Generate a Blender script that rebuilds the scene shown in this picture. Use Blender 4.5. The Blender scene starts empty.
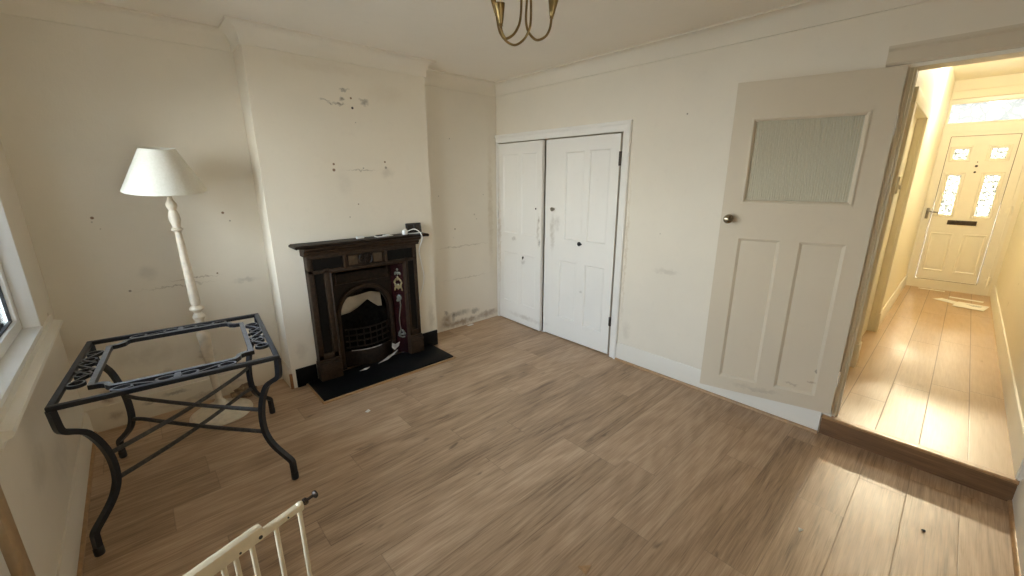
import bpy, bmesh, math, random
from mathutils import Vector, Matrix
R = math.radians
PI = math.pi
SC = bpy.context.scene
COL = SC.collection
rnd = random.Random(7)

# ------------------------------------------------------------------ mesh builder
class MB:
    def __init__(s): s.bm = bmesh.new()
    def box(s, lo, hi, bev=0.0, M=None, seg=2):
        lo, hi = Vector(lo), Vector(hi)
        a = Vector([min(lo[i], hi[i]) for i in range(3)]); b = Vector([max(lo[i], hi[i]) for i in range(3)])
        r = bmesh.ops.create_cube(s.bm, size=1.0)
        vs = r['verts']
        for v in vs: v.co = Vector([a[i] + (v.co[i] + .5) * (b[i] - a[i]) for i in range(3)])
        if bev > 0:
            es = list({e for v in vs for e in v.link_edges})
            bev = min(bev, min(b - a) * .45)
            rr = bmesh.ops.bevel(s.bm, geom=es, offset=bev, segments=seg, affect='EDGES', profile=.5)
            vs = list({v for f in rr['faces'] for v in f.verts} | {v for v in vs if v.is_valid})
        if M is not None:
            for v in vs: v.co = M @ v.co
        return s
    def prism(s, poly, fn0, fn1):
        """poly: list of 2D points; fn0/fn1 map a 2D point to 3D at either end"""
        a = [s.bm.verts.new(fn0(p)) for p in poly]; b = [s.bm.verts.new(fn1(p)) for p in poly]
        n = len(poly)
        try:
            s.bm.faces.new(a[::-1]); s.bm.faces.new(b)
        except ValueError: pass
        for i in range(n):
            s.bm.faces.new((a[i], a[(i+1) % n], b[(i+1) % n], b[i]))
        return s
    def extrude(s, poly, axis, t0, t1):
        """extrude a 2D polygon along an axis; remaining axes keep xyz order"""
        def mk(t):
            def f(p):
                q = list(p); q.insert(axis, t); return Vector(q)
            return f
        return s.prism(poly, mk(t0), mk(t1))
    def rings(s, rings, cap=True, closed_u=True, closed_v=False):
        vv = [[s.bm.verts.new(p) for p in r] for r in rings]
        n = len(rings[0]); m = len(rings)
        for i in range(m if closed_v else m-1):
            A, B_ = vv[i], vv[(i+1) % m]
            for j in range(n if closed_u else n-1):
                try: s.bm.faces.new((A[j], A[(j+1) % n], B_[(j+1) % n], B_[j]))
                except ValueError: pass
        if cap and not closed_v and closed_u:
            try:
                s.bm.faces.new(vv[0][::-1]); s.bm.faces.new(vv[-1])
            except ValueError: pass
        return s
    def lathe(s, prof, c=(0, 0, 0), n=32, axis=None, cap=True):
        c = Vector(c)
        M = Matrix.Identity(3) if axis is None else Vector(axis).to_track_quat('Z', 'Y').to_matrix()
        rg = []
        for r, z in prof:
            r = max(r, 1e-4)
            rg.append([c + M @ Vector((r*math.cos(2*PI*k/n), r*math.sin(2*PI*k/n), z)) for k in range(n)])
        return s.rings(rg, cap)
    def tube(s, pts, r, n=10, closed=False, ref=None, sect=None, taper=None):
        """sweep a round (or given 2D) section along points. ref: constant binormal for planar curves"""
        P = [Vector(p) for p in pts]; m = len(P)
        T = []
        for i in range(m):
            a = P[(i-1) % m] if (closed or i > 0) else P[i]
            b = P[(i+1) % m] if (closed or i < m-1) else P[i]
            T.append((b-a).normalized())
        rg = []
        u = None
        for i in range(m):
            t = T[i]
            if ref is not None:
                b = Vector(ref); b = (b - t*b.dot(t)).normalized(); nn = b.cross(t)
            else:
                if u is None:
                    u = t.orthogonal().normalized()
                u = (u - t*u.dot(t)).normalized()
                nn = u; b = t.cross(u)
            k = (taper[i] if taper else 1.0)
            if sect is None:
                rg.append([P[i] + k*r*(math.cos(2*PI*j/n)*nn + math.sin(2*PI*j/n)*b) for j in range(n)])
            else:
                # mitre correction for sharp corners
                mc = 1.0
                if 0 < i < m-1 or closed:
                    a0 = (P[i]-P[(i-1) % m]).normalized(); d = max(.4, a0.dot(t)); mc = 1/d
                rg.append([P[i] + k*(x*nn*mc + y*b) for x, y in sect])
        return s.rings(rg, True, True, closed)
    def sphere(s, c, r, sc=(1, 1, 1), u=12, v=8, M=None):
        rr = bmesh.ops.create_uvsphere(s.bm, u_segments=u, v_segments=v, radius=r)
        for w in rr['verts']:
            q = Vector((w.co.x*sc[0], w.co.y*sc[1], w.co.z*sc[2]))
            if M is not None: q = M @ q
            w.co = q + Vector(c)
        return s
    def build(s, name, mat, parent=None, smooth=True, local=False, ang=35):
        bm = s.bm
        bmesh.ops.recalc_face_normals(bm, faces=bm.faces[:])
        if parent is not None and not local:
            bm.transform(INV[parent.name])
        me = bpy.data.meshes.new(name)
        if smooth:
            for f in bm.faces: f.smooth = True
            for e in bm.edges:
                if len(e.link_faces) != 2: e.smooth = False
                else:
                    try:
                        if e.calc_face_angle() > R(ang): e.smooth = False
                    except ValueError: pass
        bm.to_mesh(me); bm.free()
        me.materials.append(mat)
        o = bpy.data.objects.new(name, me); COL.objects.link(o)
        if parent is not None:
            o.parent = parent
            INV[o.name] = INV[parent.name]
        else:
            INV[o.name] = Matrix.Identity(4)
        return o

INV = {}
def tag(o, label, cat, group=None, kind=None):
    o['label'] = label; o['category'] = cat
    if group: o['group'] = group
    if kind: o['kind'] = kind
    return o
def thing(name, label, cat, loc=(0, 0, 0), rz=0, group=None, kind=None):
    o = bpy.data.objects.new(name, None); COL.objects.link(o)
    o.empty_display_size = .05
    o.location = loc; o.rotation_euler = (0, 0, rz)
    INV[o.name] = (Matrix.Translation(loc) @ Matrix.Rotation(rz, 4, 'Z')).inverted()
    return tag(o, label, cat, group, kind)
def struct(name, mb, mat, label, cat, smooth=True):
    return tag(mb.build(name, mat, None, smooth), label, cat, None, 'structure')
def arc(c, r, a0, a1, n):
    return [(c[0]+r*math.cos(a0+(a1-a0)*i/n), c[1]+r*math.sin(a0+(a1-a0)*i/n)) for i in range(n+1)]
def catmull(pts, k=6):
    P = [Vector(p) for p in pts]; out = []
    for i in range(len(P)-1):
        p0 = P[max(i-1, 0)]; p1 = P[i]; p2 = P[i+1]; p3 = P[min(i+2, len(P)-1)]
        for j in range(k):
            t = j/k
            out.append(.5*((2*p1)+(p2-p0)*t+(2*p0-5*p1+4*p2-p3)*t*t+(3*p1-p0-3*p2+p3)*t**3))
    out.append(P[-1]); return out

# ------------------------------------------------------------------ materials
class NT:
    def __init__(s, name):
        m = bpy.data.materials.new(name); m.use_nodes = True
        s.m = m; s.t = m.node_tree; s.n = s.t.nodes; s.l = s.t.links
        s.n.clear()
        s.out = s.n.new('ShaderNodeOutputMaterial')
        s.b = s.n.new('ShaderNodeBsdfPrincipled')
        s.l.new(s.b.outputs[0], s.out.inputs[0])
    def node(s, t, **kw):
        x = s.n.new('ShaderNode'+t)
        for k, v in kw.items(): setattr(x, k, v)
        return x
    def link(s, a, b): s.l.new(a, b)
    def set(s, sock, v):
        if hasattr(v, 'is_output') or isinstance(v, bpy.types.NodeSocket): s.l.new(v, sock)
        else: sock.default_value = v
    def math(s, op, a, b=None, c=None, clamp=False):
        x = s.node('Math', operation=op, use_clamp=clamp)
        s.set(x.inputs[0], a)
        if b is not None: s.set(x.inputs[1], b)
        if c is not None: s.set(x.inputs[2], c)
        return x.outputs[0]
    def vmath(s, op, a, b=None):
        x = s.node('VectorMath', operation=op)
        s.set(x.inputs[0], a)
        if b is not None: s.set(x.inputs[1], b)
        return x.outputs['Value'] if op in ('LENGTH', 'DOT_PRODUCT', 'DISTANCE') else x.outputs[0]
    def mix(s, f, a, b, blend='MIX'):
        x = s.node('Mix', data_type='RGBA', blend_type=blend)
        s.set(x.inputs[0], f)
        s.set(x.inputs[6], a if not isinstance(a, tuple) else (*a[:3], 1)); s.set(x.inputs[7], b if not isinstance(b, tuple) else (*b[:3], 1))
        return x.outputs[2]
    def noise(s, vec, scale, detail=3, rough=.5, dim='3D', distortion=0.0):
        x = s.node('TexNoise', noise_dimensions=dim)
        if vec is not None: s.link(vec, x.inputs['Vector'])
        x.inputs['Scale'].default_value = scale; x.inputs['Detail'].default_value = detail
        x.inputs['Roughness'].default_value = rough
        x.inputs['Distortion'].default_value = distortion
        return x
    def ramp(s, f, pts):
        x = s.node('ValToRGB')
        cr = x.color_ramp
        while len(cr.elements) < len(pts): cr.elements.new(.5)
        for e, (p, c) in zip(cr.elements, pts):
            e.position = p; e.color = (*c, 1) if len(c) == 3 else c
        s.set(x.inputs[0], f); return x.outputs[0]
    def maprange(s, v, a, b, c=0.0, d=1.0, smooth=False):
        x = s.node('MapRange'); x.interpolation_type = 'SMOOTHSTEP' if smooth else 'LINEAR'
        s.set(x.inputs[0], v)
        for i, q in zip((1, 2, 3, 4), (a, b, c, d)): x.inputs[i].default_value = q
        return x.outputs[0]
    def bump(s, h, dist=.002, strength=.5):
        x = s.node('Bump'); x.inputs['Distance'].default_value = dist; x.inputs['Strength'].default_value = strength
        s.link(h, x.inputs['Height']); s.link(x.outputs[0], s.b.inputs['Normal'])
    def pos(s): return s.node('NewGeometry').outputs['Position']
    def obj(s): return s.node('TexCoord').outputs['Object']
def srgb(r, g, b):
    f = lambda c: (c/255/12.92) if c/255 <= .04045 else ((c/255+.055)/1.055)**2.4
    return (f(r), f(g), f(b))

def plain(name, col, rough=.5, metal=0.0, var=.08, nscale=30, bump=.0, coat=0.0, vec='obj', spec=.5):
    t = NT(name)
    v = t.obj() if vec == 'obj' else t.pos()
    n = t.noise(v, nscale, 4, .6)
    dk = tuple(c*(1-var*2) for c in col); lt = tuple(min(1, c*(1+var)) for c in col)
    c = t.ramp(n.outputs[0], [(.3, dk), (.7, lt)])
    t.link(c, t.b.inputs['Base Color'])
    t.b.inputs['Roughness'].default_value = rough; t.b.inputs['Metallic'].default_value = metal
    t.b.inputs['Coat Weight'].default_value = coat
    t.b.inputs['Specular IOR Level'].default_value = spec
    if bump: t.bump(n.outputs[0], bump, .6)
    return t.m

def wall_mat(name, base, spots=(), rough=.62, mottling=.05, stain=(.35, .25, .15), bump=.45):
    """painted plaster; spots = (x,y,z, rx,ry,rz, colour, strength) marks, stains and screw holes in world metres"""
    t = NT(name)
    p = t.pos()
    n1 = t.noise(p, 1.3, 4, .55); n2 = t.noise(p, 14, 5, .6); n3 = t.noise(p, 120, 2, .5)
    c = t.ramp(n1.outputs[0], [(.3, tuple(q*(1-mottling) for q in base)), (.7, tuple(min(1, q*(1+mottling*.5)) for q in base))])
    c = t.mix(t.maprange(n2.outputs[0], .58, .8, 0, .18), c, tuple(q*.8 for q in base))
    # noise-displaced position so marks have ragged outlines
    dn = t.noise(p, 22, 3, .6)
    off = t.vmath('SCALE', t.vmath('SUBTRACT', dn.outputs['Color'], (.5, .5, .5)))
    off.node.inputs['Scale'].default_value = .07
    pd = t.vmath('ADD', p, off)
    for (x, y, z, rx, ry, rz, col, st) in spots:
        small = max(rx, ry, rz) < .02
        d = t.vmath('LENGTH', t.vmath('DIVIDE', t.vmath('SUBTRACT', p if small else pd, (x, y, z)), (rx, ry, rz)))
        f = t.maprange(d, 1.0, .55 if small else .2, 0, st, True)
        if not small:
            f = t.math('MULTIPLY', f, t.maprange(n2.outputs[0], .36, .56, .5, 1))
        c = t.mix(f, c, col)
    t.link(c, t.b.inputs['Base Color'])
    t.b.inputs['Roughness'].default_value = rough
    t.b.inputs['Specular IOR Level'].default_value = .35
    h = t.math('ADD', t.math('MULTIPLY', n2.outputs[0], .8), t.math('MULTIPLY', n3.outputs[0], .25))
    t.bump(h, .004, bump)
    return t.m

def plank_mat(name, tones, rough=.36, yoff=.0, width=.195, length=1.26, grain=1.0, seam=.5, upright=False):
    t = NT(name)
    p = t.pos()
    if upright:      # board standing on edge, grain running along world y
        s0 = t.node('SeparateXYZ'); t.link(p, s0.inputs[0]); c0 = t.node('CombineXYZ')
        t.link(s0.outputs[1], c0.inputs[0]); t.link(s0.outputs[2], c0.inputs[1]); p = c0.outputs[0]
    sep = t.node('SeparateXYZ'); t.link(p, sep.inputs[0])
    Y = t.math('DIVIDE', t.math('SUBTRACT', sep.outputs[1], yoff), width)
    row = t.math('FLOOR', Y)
    fy = t.math('SUBTRACT', Y, row)
    wn = t.node('TexWhiteNoise', noise_dimensions='1D'); t.link(row, wn.inputs['W'])
    X = t.math('ADD', t.math('DIVIDE', sep.outputs[0], length), t.math('MULTIPLY', wn.outputs[0], 3.7))
    colm = t.math('FLOOR', X); fx = t.math('SUBTRACT', X, colm)
    cmb = t.node('CombineXYZ'); t.link(row, cmb.inputs[0]); t.link(colm, cmb.inputs[1])
    wn2 = t.node('TexWhiteNoise', noise_dimensions='2D'); t.link(cmb.outputs[0], wn2.inputs['Vector'])
    # per-plank shifted grain coordinates
    sh = t.vmath('SCALE', wn2.outputs['Color']); sh.node.inputs['Scale'].default_value = 37.0
    gp = t.vmath('ADD', t.vmath('MULTIPLY', p, (1.1, 24.0, 1.0)), sh)
    g1 = t.noise(gp, 3.0, 6, .62, distortion=.9)
    gp2 = t.vmath('ADD', t.vmath('MULTIPLY', p, (1.8, 110.0, 1.0)), sh)
    g2 = t.noise(gp2, 3.0, 4, .6)
    # cathedral rings and knots
    wv = t.node('TexWave', wave_type='RINGS', rings_direction='SPHERICAL')
    kp = t.vmath('ADD', t.vmath('MULTIPLY', p, (1.1, 9.0, 1)), sh)
    t.link(kp, wv.inputs['Vector']); wv.inputs['Scale'].default_value = 1.3; wv.inputs['Distortion'].default_value = 5.0
    wv.inputs['Detail'].default_value = 3; wv.inputs['Detail Scale'].default_value = 1.2
    kn = t.noise(t.vmath('ADD', t.vmath('MULTIPLY', p, (2.2, 6.0, 1)), sh), 2.2, 2, .5)
    knot = t.maprange(kn.outputs[0], .69, .82, 0, 1, True)
    big = t.noise(t.vmath('ADD', t.vmath('MULTIPLY', p, (.8, 5.0, 1)), sh), 2.4, 4, .6)
    v = t.math('ADD', t.math('MULTIPLY', g1.outputs[0], .52), t.math('MULTIPLY', g2.outputs[0], .34))
    v = t.math('ADD', v, t.math('MULTIPLY', wv.outputs[0], .05))
    v = t.math('ADD', v, t.math('MULTIPLY', big.outputs[0], .36))
    v = t.math('ADD', v, t.math('MULTIPLY', t.math('SUBTRACT', wn2.outputs[0], .5), .12))
    mid = .61
    g = .26/grain
    c = t.ramp(v, [(mid-g, tones[0]), (mid, tones[1]), (mid+g, tones[2])])
    c = t.mix(t.math('MULTIPLY', knot, .6*grain), c, tuple(q*.45 for q in tones[0]))
    ey = t.math('MINIMUM', fy, t.math('SUBTRACT', 1.0, fy)); ey = t.math('MULTIPLY', ey, width)
    ex = t.math('MINIMUM', fx, t.math('SUBTRACT', 1.0, fx)); ex = t.math('MULTIPLY', ex, length)
    e = t.math('MINIMUM', ex, ey)
    sm = t.maprange(e, .0012, .0032, seam, 0.0)
    c = t.mix(sm, c, tuple(q*.22 for q in tones[0]))
    t.link(c, t.b.inputs['Base Color'])
    rn = t.noise(p, 2.2, 4, .6)
    t.link(t.maprange(t.math('ADD', rn.outputs[0], t.math('MULTIPLY', g1.outputs[0], .4)), .45, .95, rough-.07, rough+.12), t.b.inputs['Roughness'])
    t.b.inputs['Specular IOR Level'].default_value = .45
    h = t.math('SUBTRACT', t.math('MULTIPLY', v, .3), t.maprange(e, .0, .003, 1, 0))
    t.bump(h, .0012, .5)
    return t.m

CREAM = (.79, .73, .62)
BLK = (.03, .02, .015); BRN = (.22, .13, .07); GRY = (.28, .25, .2); DUST = (.42, .36, .27)
def hole(x, y, z, r=.008, c=BLK, s=.95): return (x, y, z, r*.85, r*.85, r*.85, c, s)

far_spots = [
    # left of the chimney breast
    hole(-3.294, 0, 1.40, .013, BRN), hole(-3.30, 0, 1.375, .007, GRY, .6), hole(-3.27, 0, 1.33, .006, DUST, .7),
    hole(-2.62, 0, 1.395, .013, BRN), hole(-2.585, 0, 1.335, .009, GRY, .7),
    (-2.95, 0, .905, .27, .1, .007, DUST, .8), (-2.85, 0, .945, .2, .1, .006, BRN, .55), hole(-3.207, 0, .915, .011, GRY, .9), hole(-2.72, 0, .96, .009, BRN),
    (-2.55, 0, .88, .12, .1, .03, GRY, .3), (-3.1, 0, 1.02, .07, .1, .07, GRY, .22),
    (-3.44, 0, .22, .05, .1, .07, BRN, .7), (-3.40, 0, .27, .03, .1, .03, BRN, .8), (-3.36, 0, .25, .08, .1, .018, BRN, .7),
    (-3.0, 0, .22, .35, .1, .03, BRN, .35), (-3.12, 0, .30, .04, .1, .03, GRY, .5), (-3.1, 0, .26, .05, .1, .012, BLK, .4),
    (-2.88, 0, .36, .07, .1, .05, BRN, .55), (-2.6, 0, .2, .2, .1, .06, BRN, .3), (-3.2, 0, .45, .3, .1, .1, DUST, .3),
    # right of the chimney breast
    hole(-.593, 0, 1.111, .011, BRN), hole(-.62, 0, 1.02, .006, GRY, .6), hole(-.2, 0, 1.46, .008, GRY, .8), hole(-.78, 0, 1.46, .008, GRY, .8),
    hole(-.62, 0, 2.02, .008, GRY, .8), hole(-.33, 0, 1.25, .014, DUST, .6), hole(-.3, 0, 1.2, .01, GRY, .5),
    (-.5, 0, .92, .45, .1, .012, DUST, .6), (-.45, 0, .56, .4, .1, .01, DUST, .45), (-.1, 0, 1.3, .05, .1, 1.0, (.5, .4, .25), .4),
    (-.6, 0, .16, .25, .1, .05, GRY, .7), (-.75, 0, .1, .1, .1, .09, BRN, .75), (-.66, 0, .13, .03, .1, .08, BLK, .6), (-.35, 0, .14, .08, .1, .05, GRY, .8), (-.5, 0, .05, .4, .1, .05, BRN, .75),
    (-.75, 0, .2, .04, .1, .03, BLK, .6), (-.15, 0, .07, .2, .1, .06, BRN, .6),
]
F = -.262
chim_spots = [
    (-1.90, F, 2.195, .055, .1, .009, GRY, 1), (-1.865, F, 2.178, .035, .1, .009, GRY, 1), (-1.80, F, 2.185, .06, .1, .014, GRY, .9), (-1.765, F, 2.218, .03, .1, .022, GRY, .9),
    (-1.745, F, 2.285, .055, .1, .010, GRY, .85), (-1.59, F, 2.215, .045, .1, .025, GRY, .7), (-1.61, F, 2.235, .05, .1, .012, DUST, .8),
    hole(-1.70, F, 2.235, .012, BRN), hole(-1.695, F, 2.165, .014, BLK), hole(-1.68, F, 2.06, .007, GRY, .6),
    hole(-1.885, F, 1.742, .013, BRN), hole(-1.888, F, 1.698, .017, BRN), hole(-1.46, F, 1.768, .012, BRN), hole(-1.455, F, 1.722, .015, GRY),
    (-1.67, F, 1.735, .22, .1, .012, (.8, .74, .62), .7), (-1.67, F, 1.70, .2, .1, .006, DUST, .7), hole(-1.65, F, 1.715, .009, GRY, .7),
    (-1.45, F, 1.68, .08, .1, .06, DUST, .35), (-1.82, F, 1.6, .08, .1, .14, DUST, .16), hole(-1.72, F, 1.43, .008, BRN), hole(-1.80, F, 1.33, .008, DUST),
    (-1.2, F, 1.5, .06, .1, .8, (.78, .72, .6), .3), (-1.4, F, 2.3, .25, .1, .1, (.6, .48, .33), .18), (-1.9, F, 2.42, .4, .1, .05, (.55, .42, .28), .15),
    (-1.12, F, .75, .05, .1, .5, (.78, .7, .52), .4), (-1.1, F, .3, .05, .1, .2, DUST, .4), (-2.3, F, .3, .06, .1, .1, DUST, .3),
]
right_spots = [
    hole(0, -2.145, 2.085, .009, GRY), hole(0, -2.02, 1.2, .007, GRY, .5), (0, -2.1, .9, .1, .15, .03, DUST, .3), (0, -2.3, .12, .1, .05, .02, BRN, .5),
    (0, -1.78, .3, .1, .06, .12, DUST, .25), (0, -1.72, 1.0, .1, .015, .9, (.6, .5, .35), .5),
]
left_spots = [(-3.566, -1.7, .86, .1, .09, .03, BRN, .6), (-3.566, -.19, .87, .1, .03, .02, BRN, .8), (-3.566, -.9, .35, .1, .3, .15, GRY, .2), (-3.566, -1.3, .5, .1, .2, .1, DUST, .3)]
M_far = wall_mat('far_wall_paint', CREAM, far_spots)
M_chim = wall_mat('chimney_paint', (.79, .72, .595), chim_spots)
M_right = wall_mat('right_wall_paint', (.80, .735, .615), right_spots)
M_left = wall_mat('left_wall_paint', (.77, .70, .59), left_spots)
M_plain = wall_mat('plaster_paint', CREAM)
M_ceil = wall_mat('ceiling_paint', (.86, .80, .70), (), .75, .03)
M_cornice = wall_mat('cornice_paint', (.80, .74, .625), (), .7, .03)
M_hall = wall_mat('hall_paint', (.85, .80, .655), ((3.0, -4.1, .45, .03, .1, .03, BRN, .5), (2.7, -4.1, .7, .015, .1, .015, BRN, .6)), .6, .02)
M_gloss = wall_mat('gloss_woodwork', (.80, .755, .665), (), .34, .03, bump=.12)
M_worn = wall_mat('worn_skirting_paint', (.70, .62, .49), ((-3.42, 0, .08, .06, .1, .05, BRN, .6), (-3.1, 0, .13, .12, .1, .02, GRY, .7), (-3.0, 0, .05, .3, .1, .03, BRN, .4), (-2.75, 0, .1, .1, .1, .03, BRN, .5), (-3.25, 0, .1, .05, .1, .02, BLK, .4)), .5, .05)
M_cup = wall_mat('cupboard_paint', (.86, .835, .775), (
    (0, -.70, 1.22, .1, .02, .05, BRN, .8), (0, -.71, .98, .1, .015, .05, BLK, .7), (0, -.69, 1.1, .1, .02, .25, DUST, .6), (0, -.86, 1.1, .1, .04, .25, DUST, .45),
    (0, -.3, .98, .1, .05, .03, GRY, .5), (0, -.05, 1.0, .1, .03, .9, (.55, .45, .3), .4), (0, -.45, .74, .1, .05, .03, GRY, .4), (0, -1.25, .55, .1, .03, .02, GRY, .4), (0, -.92, 1.2, .1, .05, .1, GRY, .3), (0, -.5, .1, .1, .4, .04, DUST, .4)), .38, .03, bump=.2)
M_door = wall_mat('door_paint', (.66, .58, .45), (
    (-.07, -3.08, .32, .1, .05, .012, BRN, .7), (-.06, -3.18, .36, .05, .03, .012, BRN, .6), (-.05, -3.2, .44, .05, .012, .014, BLK, .8), (-.08, -2.97, .40, .05, .01, .012, BLK, .8), (-.15, -2.9, .23, .2, .2, .02, DUST, .5)), .36, .03, bump=.12)
M_hallwood = plain('hall_woodwork', (.84, .80, .68), .38, 0, .01, 8, vec='pos')
M_oak = plank_mat('oak_laminate', (srgb(112, 89, 67), srgb(167, 138, 108), srgb(197, 168, 137)), .38, -3.33, grain=1.35, seam=.25)
M_oakhall = plank_mat('hall_laminate', (srgb(156, 127, 93), srgb(186, 157, 121), srgb(204, 178, 143)), .37, -3.331, grain=.6, seam=.6)
M_riser = plank_mat('riser_laminate', (srgb(84, 58, 36), srgb(124, 92, 62), srgb(150, 118, 84)), .4, -.03, length=4, seam=0, upright=True)
M_trimwood = plain('oak_trim', srgb(176, 138, 96), .4, 0, .12, 40, .0005, vec='pos')
M_barewood = plain('bare_wood', srgb(150, 104, 62), .7, 0, .15, 40, .0005, vec='pos')
M_iron = plain('cast_iron', (.018, .010, .006), .52, .0, .35, 45, .0012, spec=.25)
M_iron2 = plain('cast_iron_highlight', (.038, .021, .011), .52, .0, .3, 45, .0012, spec=.28)
M_soot = plain('soot', (.008, .007, .006), .9, 0, .4, 30, .004, spec=.1)
M_slate = plain('black_slate', (.004, .004, .0045), .55, 0, .2, 20, .0006, spec=.18)
M_tile = plain('burgundy_tile', (.026, .006, .007), .15, 0, .2, 12)
M_tcream = plain('tile_cream', (.26, .20, .10), .15, 0, .15, 40)
M_tgreen = plain('tile_grey_green', (.15, .15, .12), .15, 0, .15, 40)
M_board = plain('pale_board', (.62, .55, .44), .8, 0, .06, 12)
M_paper = plain('white_paper', (.85, .83, .79), .7, 0, .03, 40)
M_oldpaper = plain('sooty_paper', (.50, .47, .44), .7, 0, .2, 30)
M_mail = plain('mail_paper', (.88, .86, .78), .7, 0, .02, 40)
M_print = plain('print_ink', (.3, .3, .34), .7, 0, .3, 160)
def pale_topped(name, col, top_col, amt, rough=.34):
    """dark metal mixed towards a paler grey on its upward faces"""
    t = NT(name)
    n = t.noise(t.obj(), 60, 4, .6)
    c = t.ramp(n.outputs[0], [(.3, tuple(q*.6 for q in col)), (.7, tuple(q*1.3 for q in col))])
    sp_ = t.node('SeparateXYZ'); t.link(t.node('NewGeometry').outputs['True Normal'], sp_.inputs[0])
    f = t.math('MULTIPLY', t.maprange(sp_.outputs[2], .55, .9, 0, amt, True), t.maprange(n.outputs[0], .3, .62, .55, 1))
    t.link(t.mix(f, c, top_col), t.b.inputs['Base Color'])
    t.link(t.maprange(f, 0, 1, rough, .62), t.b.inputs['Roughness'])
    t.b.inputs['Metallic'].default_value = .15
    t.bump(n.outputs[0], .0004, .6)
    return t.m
M_metalblk = pale_topped('black_metal', (.012, .014, .019), (.10, .11, .13), .45)
M_scroll = pale_topped('pale_topped_black_metal', (.014, .015, .019), (.24, .24, .25), .85)
M_rod = plain('worn_black_metal', (.052, .047, .043), .5, .2, .3, 60, .0004)
M_brass = plain('antique_brass', (.30, .21, .09), .28, 1.0, .12, 30)
M_chrome = plain('chrome', (.55, .54, .52), .18, 1.0, .05, 20)
M_knob = plain('aged_bronze', (.30, .25, .17), .25, 1.0, .1, 20)
M_dark = plain('dark_metal', (.085, .065, .05), .4, .6, .2, 30)
M_cream = plain('cream_paint', (.76, .68, .52), .4, 0, .05, 25)
M_lampwood = plain('lamp_cream_paint', (.72, .63, .49), .38, 0, .08, 25)
M_gatew = plain('gate_cream', (.60, .50, .34), .6, 0, .04, 25)
M_white = plain('white_plastic', (.82, .82, .80), .35, 0, .02, 25)
M_upvc = plain('upvc', (.86, .825, .71), .3, 0, .015, 8)
M_upvcw = plain('white_upvc', (.84, .83, .80), .28, 0, .015, 8)
M_gasket = plain('black_gasket', (.015, .015, .016), .5, 0, .1, 20)
M_black = plain('black_plastic', (.012, .012, .013), .35, 0, .1, 20)
M_brownrag = plain('brown_paper', (.25, .17, .10), .8, 0, .25, 30, .004)
M_concrete = plain('concrete_paving', (.45, .415, .36), .85, 0, .15, 6, .002, vec='pos')
M_render = plain('pale_render', (.72, .68, .60), .85, 0, .05, 4, vec='pos')
M_brick = plain('house_brick', (.45, .30, .2), .85, 0, .1, 6, vec='pos')

def shade_mat():
    t = NT('lamp_shade_fabric')
    n = t.noise(t.obj(), 90, 3, .5)
    c = t.ramp(n.outputs[0], [(.3, (.80, .77, .66)), (.7, (.86, .83, .73))])
    t.link(c, t.b.inputs['Base Color']); t.b.inputs['Roughness'].default_value = .8
    tr = t.node('BsdfTranslucent'); t.link(c, tr.inputs[0])
    mx = t.node('MixShader'); mx.inputs[0].default_value = .08
    t.link(t.b.outputs[0], mx.inputs[1]); t.link(tr.outputs[0], mx.inputs[2]); t.link(mx.outputs[0], t.out.inputs[0])
    t.bump(n.outputs[0], .0006, .4)
    return t.m
M_shade = shade_mat()
def glass_mat(name, kind):
    """clear: see-through pane; obscure: leaded swirl pattern; reeded: pressed rib glass"""
    t = NT(name)
    tp = t.node('BsdfTransparent'); gl = t.node('BsdfGlossy'); gl.inputs['Roughness'].default_value = .04
    fr = t.node('Fresnel'); fr.inputs[0].default_value = 1.45
    mx = t.node('MixShader'); t.link(fr.outputs[0], mx.inputs[0])
    if kind == 'clear':
        tp.inputs[0].default_value = (.95, .97, .97, 1)
        t.link(tp.outputs[0], mx.inputs[1])
    elif kind in ('obscure', 'frosted'):
        p = t.pos()
        vo = t.node('TexVoronoi', feature='DISTANCE_TO_EDGE'); vo.inputs['Scale'].default_value = 26 if kind == 'obscure' else 9
        dn = t.noise(p, 18, 2, .5)
        dv = t.vmath('SCALE', dn.outputs['Color']); dv.node.inputs['Scale'].default_value = .06
        t.link(t.vmath('ADD', p, dv), vo.inputs['Vector'])
        ln = t.maprange(vo.outputs['Distance'], .04, .11, 0, 1, True)
        c = t.mix(ln, (.16, .18, .17) if kind == 'obscure' else (.74, .78, .80), (.93, .95, .95))
        t.link(c, tp.inputs[0])
        tl = t.node('BsdfTranslucent'); t.link(c, tl.inputs[0])
        m2 = t.node('MixShader'); m2.inputs[0].default_value = .55 if kind == 'obscure' else .05
        t.link(tp.outputs[0], m2.inputs[1]); t.link(tl.outputs[0], m2.inputs[2])
        t.link(m2.outputs[0], mx.inputs[1])
    else:
        tp.inputs[0].default_value = (.70, .70, .60, 1)
        df = t.node('BsdfDiffuse'); df.inputs[0].default_value = (.60, .56, .45, 1)
        m2 = t.node('MixShader'); m2.inputs[0].default_value = .86
        t.link(tp.outputs[0], m2.inputs[1]); t.link(df.outputs[0], m2.inputs[2])
        t.link(m2.outputs[0], mx.inputs[1]); gl.inputs['Roughness'].default_value = .22; fr.inputs[0].default_value = 1.3; gl.inputs[0].default_value = (.85, .8, .62, 1)
    t.link(gl.outputs[0], mx.inputs[2])
    t.link(mx.outputs[0], t.out.inputs[0])
    return t.m
M_glass = glass_mat('clear_glass', 'clear'); M_obs = glass_mat('patterned_glass', 'obscure'); M_reed = glass_mat('reeded_glass', 'reeded'); M_obs2 = glass_mat('frosted_glass', 'frosted')

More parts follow.
